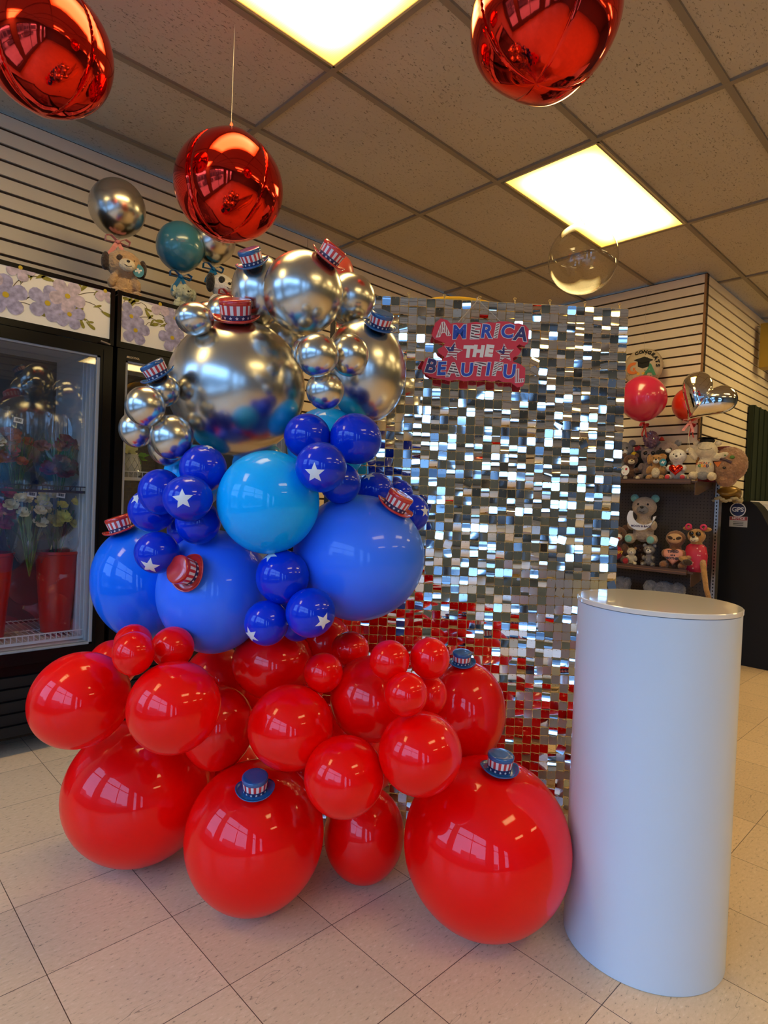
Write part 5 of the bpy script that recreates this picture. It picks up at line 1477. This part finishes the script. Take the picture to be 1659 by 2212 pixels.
# red gift bag
bm = bmesh.new(); bx(bm, -.10, .10, -.05, .05, 0, .26)
t = obj('gift_bag', bm, mat('bag_red', (.20, .012, .018), .3, coat=.6), label='dark red glossy gift bag behind the graduation bear', cat='bag', M=T((4.86, SH(1546, 4.86), 1.373)) @ RZ(FX - .2))
bm = bmesh.new(); prism(bm, [(-.015, .0), (.06, -.03), (.066, .02), (.045, .018), (.045, .0), (-.01, .018)], 0, .001); obj('white_print', bm, m_white, t, M=T((.02, -.051, .22)) @ RX(PI / 2))
# gold fabric bundle by the shelf end
m_gf = mat('gold_fabric', (.22, .12, .02), .3, metal=.5)
bm = bmesh.new(); ell(bm, (0, 0, 0), (.12, .09, .05), 36, 18)
for v in bm.verts: v.co.z += .012 * math.sin(v.co.x * 60 + v.co.y * 30)
t = obj('folded_fabric', bm, m_gf, smooth=True, label='gold fabric bundle with cream ruffles beside the shelf end', cat='fabric', M=T((5.02, SH(1575, 5.02) - .0, 1.30)))
bm = bmesh.new()
for k in range(24):
    a = 2 * PI * k / 24; ell(bm, (.115 * math.cos(a), .085 * math.sin(a), -.05 + .012 * math.sin(a * 5)), (.02, .02, .012), 10, 6)
obj('ruffle', bm, mat('ruffle_cream', (.40, .34, .20), .8), t, smooth=True)

# ------------------------------------------------------------------ dark machine, white counter, green panel, yellow boxes
MXF = 5.16
bm = bmesh.new()
pol = [(-0.13, 0), (0.37, 0), (0.362, 0.6), (0.342, 0.78), (0.302, 0.94), (0.25, 1.07), (0.204, 1.162), (0.17, 1.21), (0.13, 1.245), (-0.13, 1.245)]
prism(bm, pol, -0.22, 0)
t = obj('coin_machine', bm, m_blackm, label='tall matte black machine with curved top corner and round GPS sticker', cat='machine', M=frame((MXF, 1.50, 0.0), (0, -1, 0), (0, 0, 1)))
def MP(px, py):
    p = on_x(px, py, MXF); return (1.50 - p.y, p.z)
gxp, gzp = MP(1594, 1101)
bm = bmesh.new(); lathe(bm, [(.0001, 0), (.055, 0), (.055, .001), (.0001, .001)], 40)
g = obj('round_sticker', bm, m_white, t, M=T((gxp, gzp, .001)))
bm = bmesh.new(); lathe(bm, [(.0001, 0), (.048, 0), (.048, .001), (.0001, .001)], 40); obj('sticker_field', bm, mat('sticker_navy', (.015, .02, .07), .4), g, M=T((0, 0, .0008)))
text_obj('lettering', 'GPS', m_white, g, T((0, 0, .0022)), .048, offset=.0014, extrude=.0004)
nx, nz = MP(1595, 1127)
bm = bmesh.new(); bx(bm, -.062, .062, -.040, .040, 0, .001); n_ = obj('notice_sticker', bm, mat('sticker_grey', (.45, .45, .42), .5), t, M=T((nx, nz, .001)))
bm = bmesh.new(); bx(bm, -.060, .060, .012, .038, 0, .0006)
for k in range(3): bx(bm, -.035, .035, -.004 - k * .012, 0.0 - k * .012, 0, .0006, 1)
obj('sticker_print', bm, [mat('notice_red', (.35, .05, .05), .5), m_blackm], n_, M=T((0, 0, .001)))
text_obj('lettering', 'NOTICE', m_white, n_, T((0, .025, .0018)), .024, offset=.0005, extrude=.0004)
bm = bmesh.new(); bx(bm, 6.1, 6.9, 0.2, 1.60, 0.0, 1.24); bx(bm, 6.09, 6.92, 0.18, 1.62, 1.24, 1.27)
obj('counter_cabinet', bm, mat('counter_white', (.85, .86, .87), .4), label='white cabinet partly seen behind the black machine at the right edge', cat='cabinet')
bm = bmesh.new(); bx(bm, 6.19, 7.6, 1.66, 1.70, 0.9, 2.14)
for k in range(9): bx(bm, 6.2 + k * .16, 6.24 + k * .16, 1.65, 1.662, .9, 2.14)
obj('curtain_panel', bm, mat('dark_green_cloth', (.008, .018, .006), .85), label='dark green hanging panel on the far slatwall', cat='panel')
ky = 0
for px in (1664, 1688):
    p = on_y(px, 715, 1.60)
    t = empty('hanging_box', 'yellow box hanging high on the far slatwall' + (', leftmost of the row' if px == 1664 else ', nearer the edge of the view'), 'box', T((p.x, 1.62, 2.49)), 'yellow boxes hung on the slatwall')
    bm = bmesh.new(); bx(bm, -.075, .075, -.04, .04, 0, .40); obj('carton', bm, mat('box_yellow', (.38, .24, .02), .5), t)
    bm = bmesh.new()
    for k in range(5): ell(bm, (-.02 + .02 * (k % 3), -.041, .05 + .055 * k), (.018, .002, .016), 12, 8)
    obj('box_print', bm, m_stem, t)
    bm = bmesh.new(); tube(bm, [(0, .04, .38), (0, .085, .40)], .004, 6); obj('hook', bm, m_steel, t)
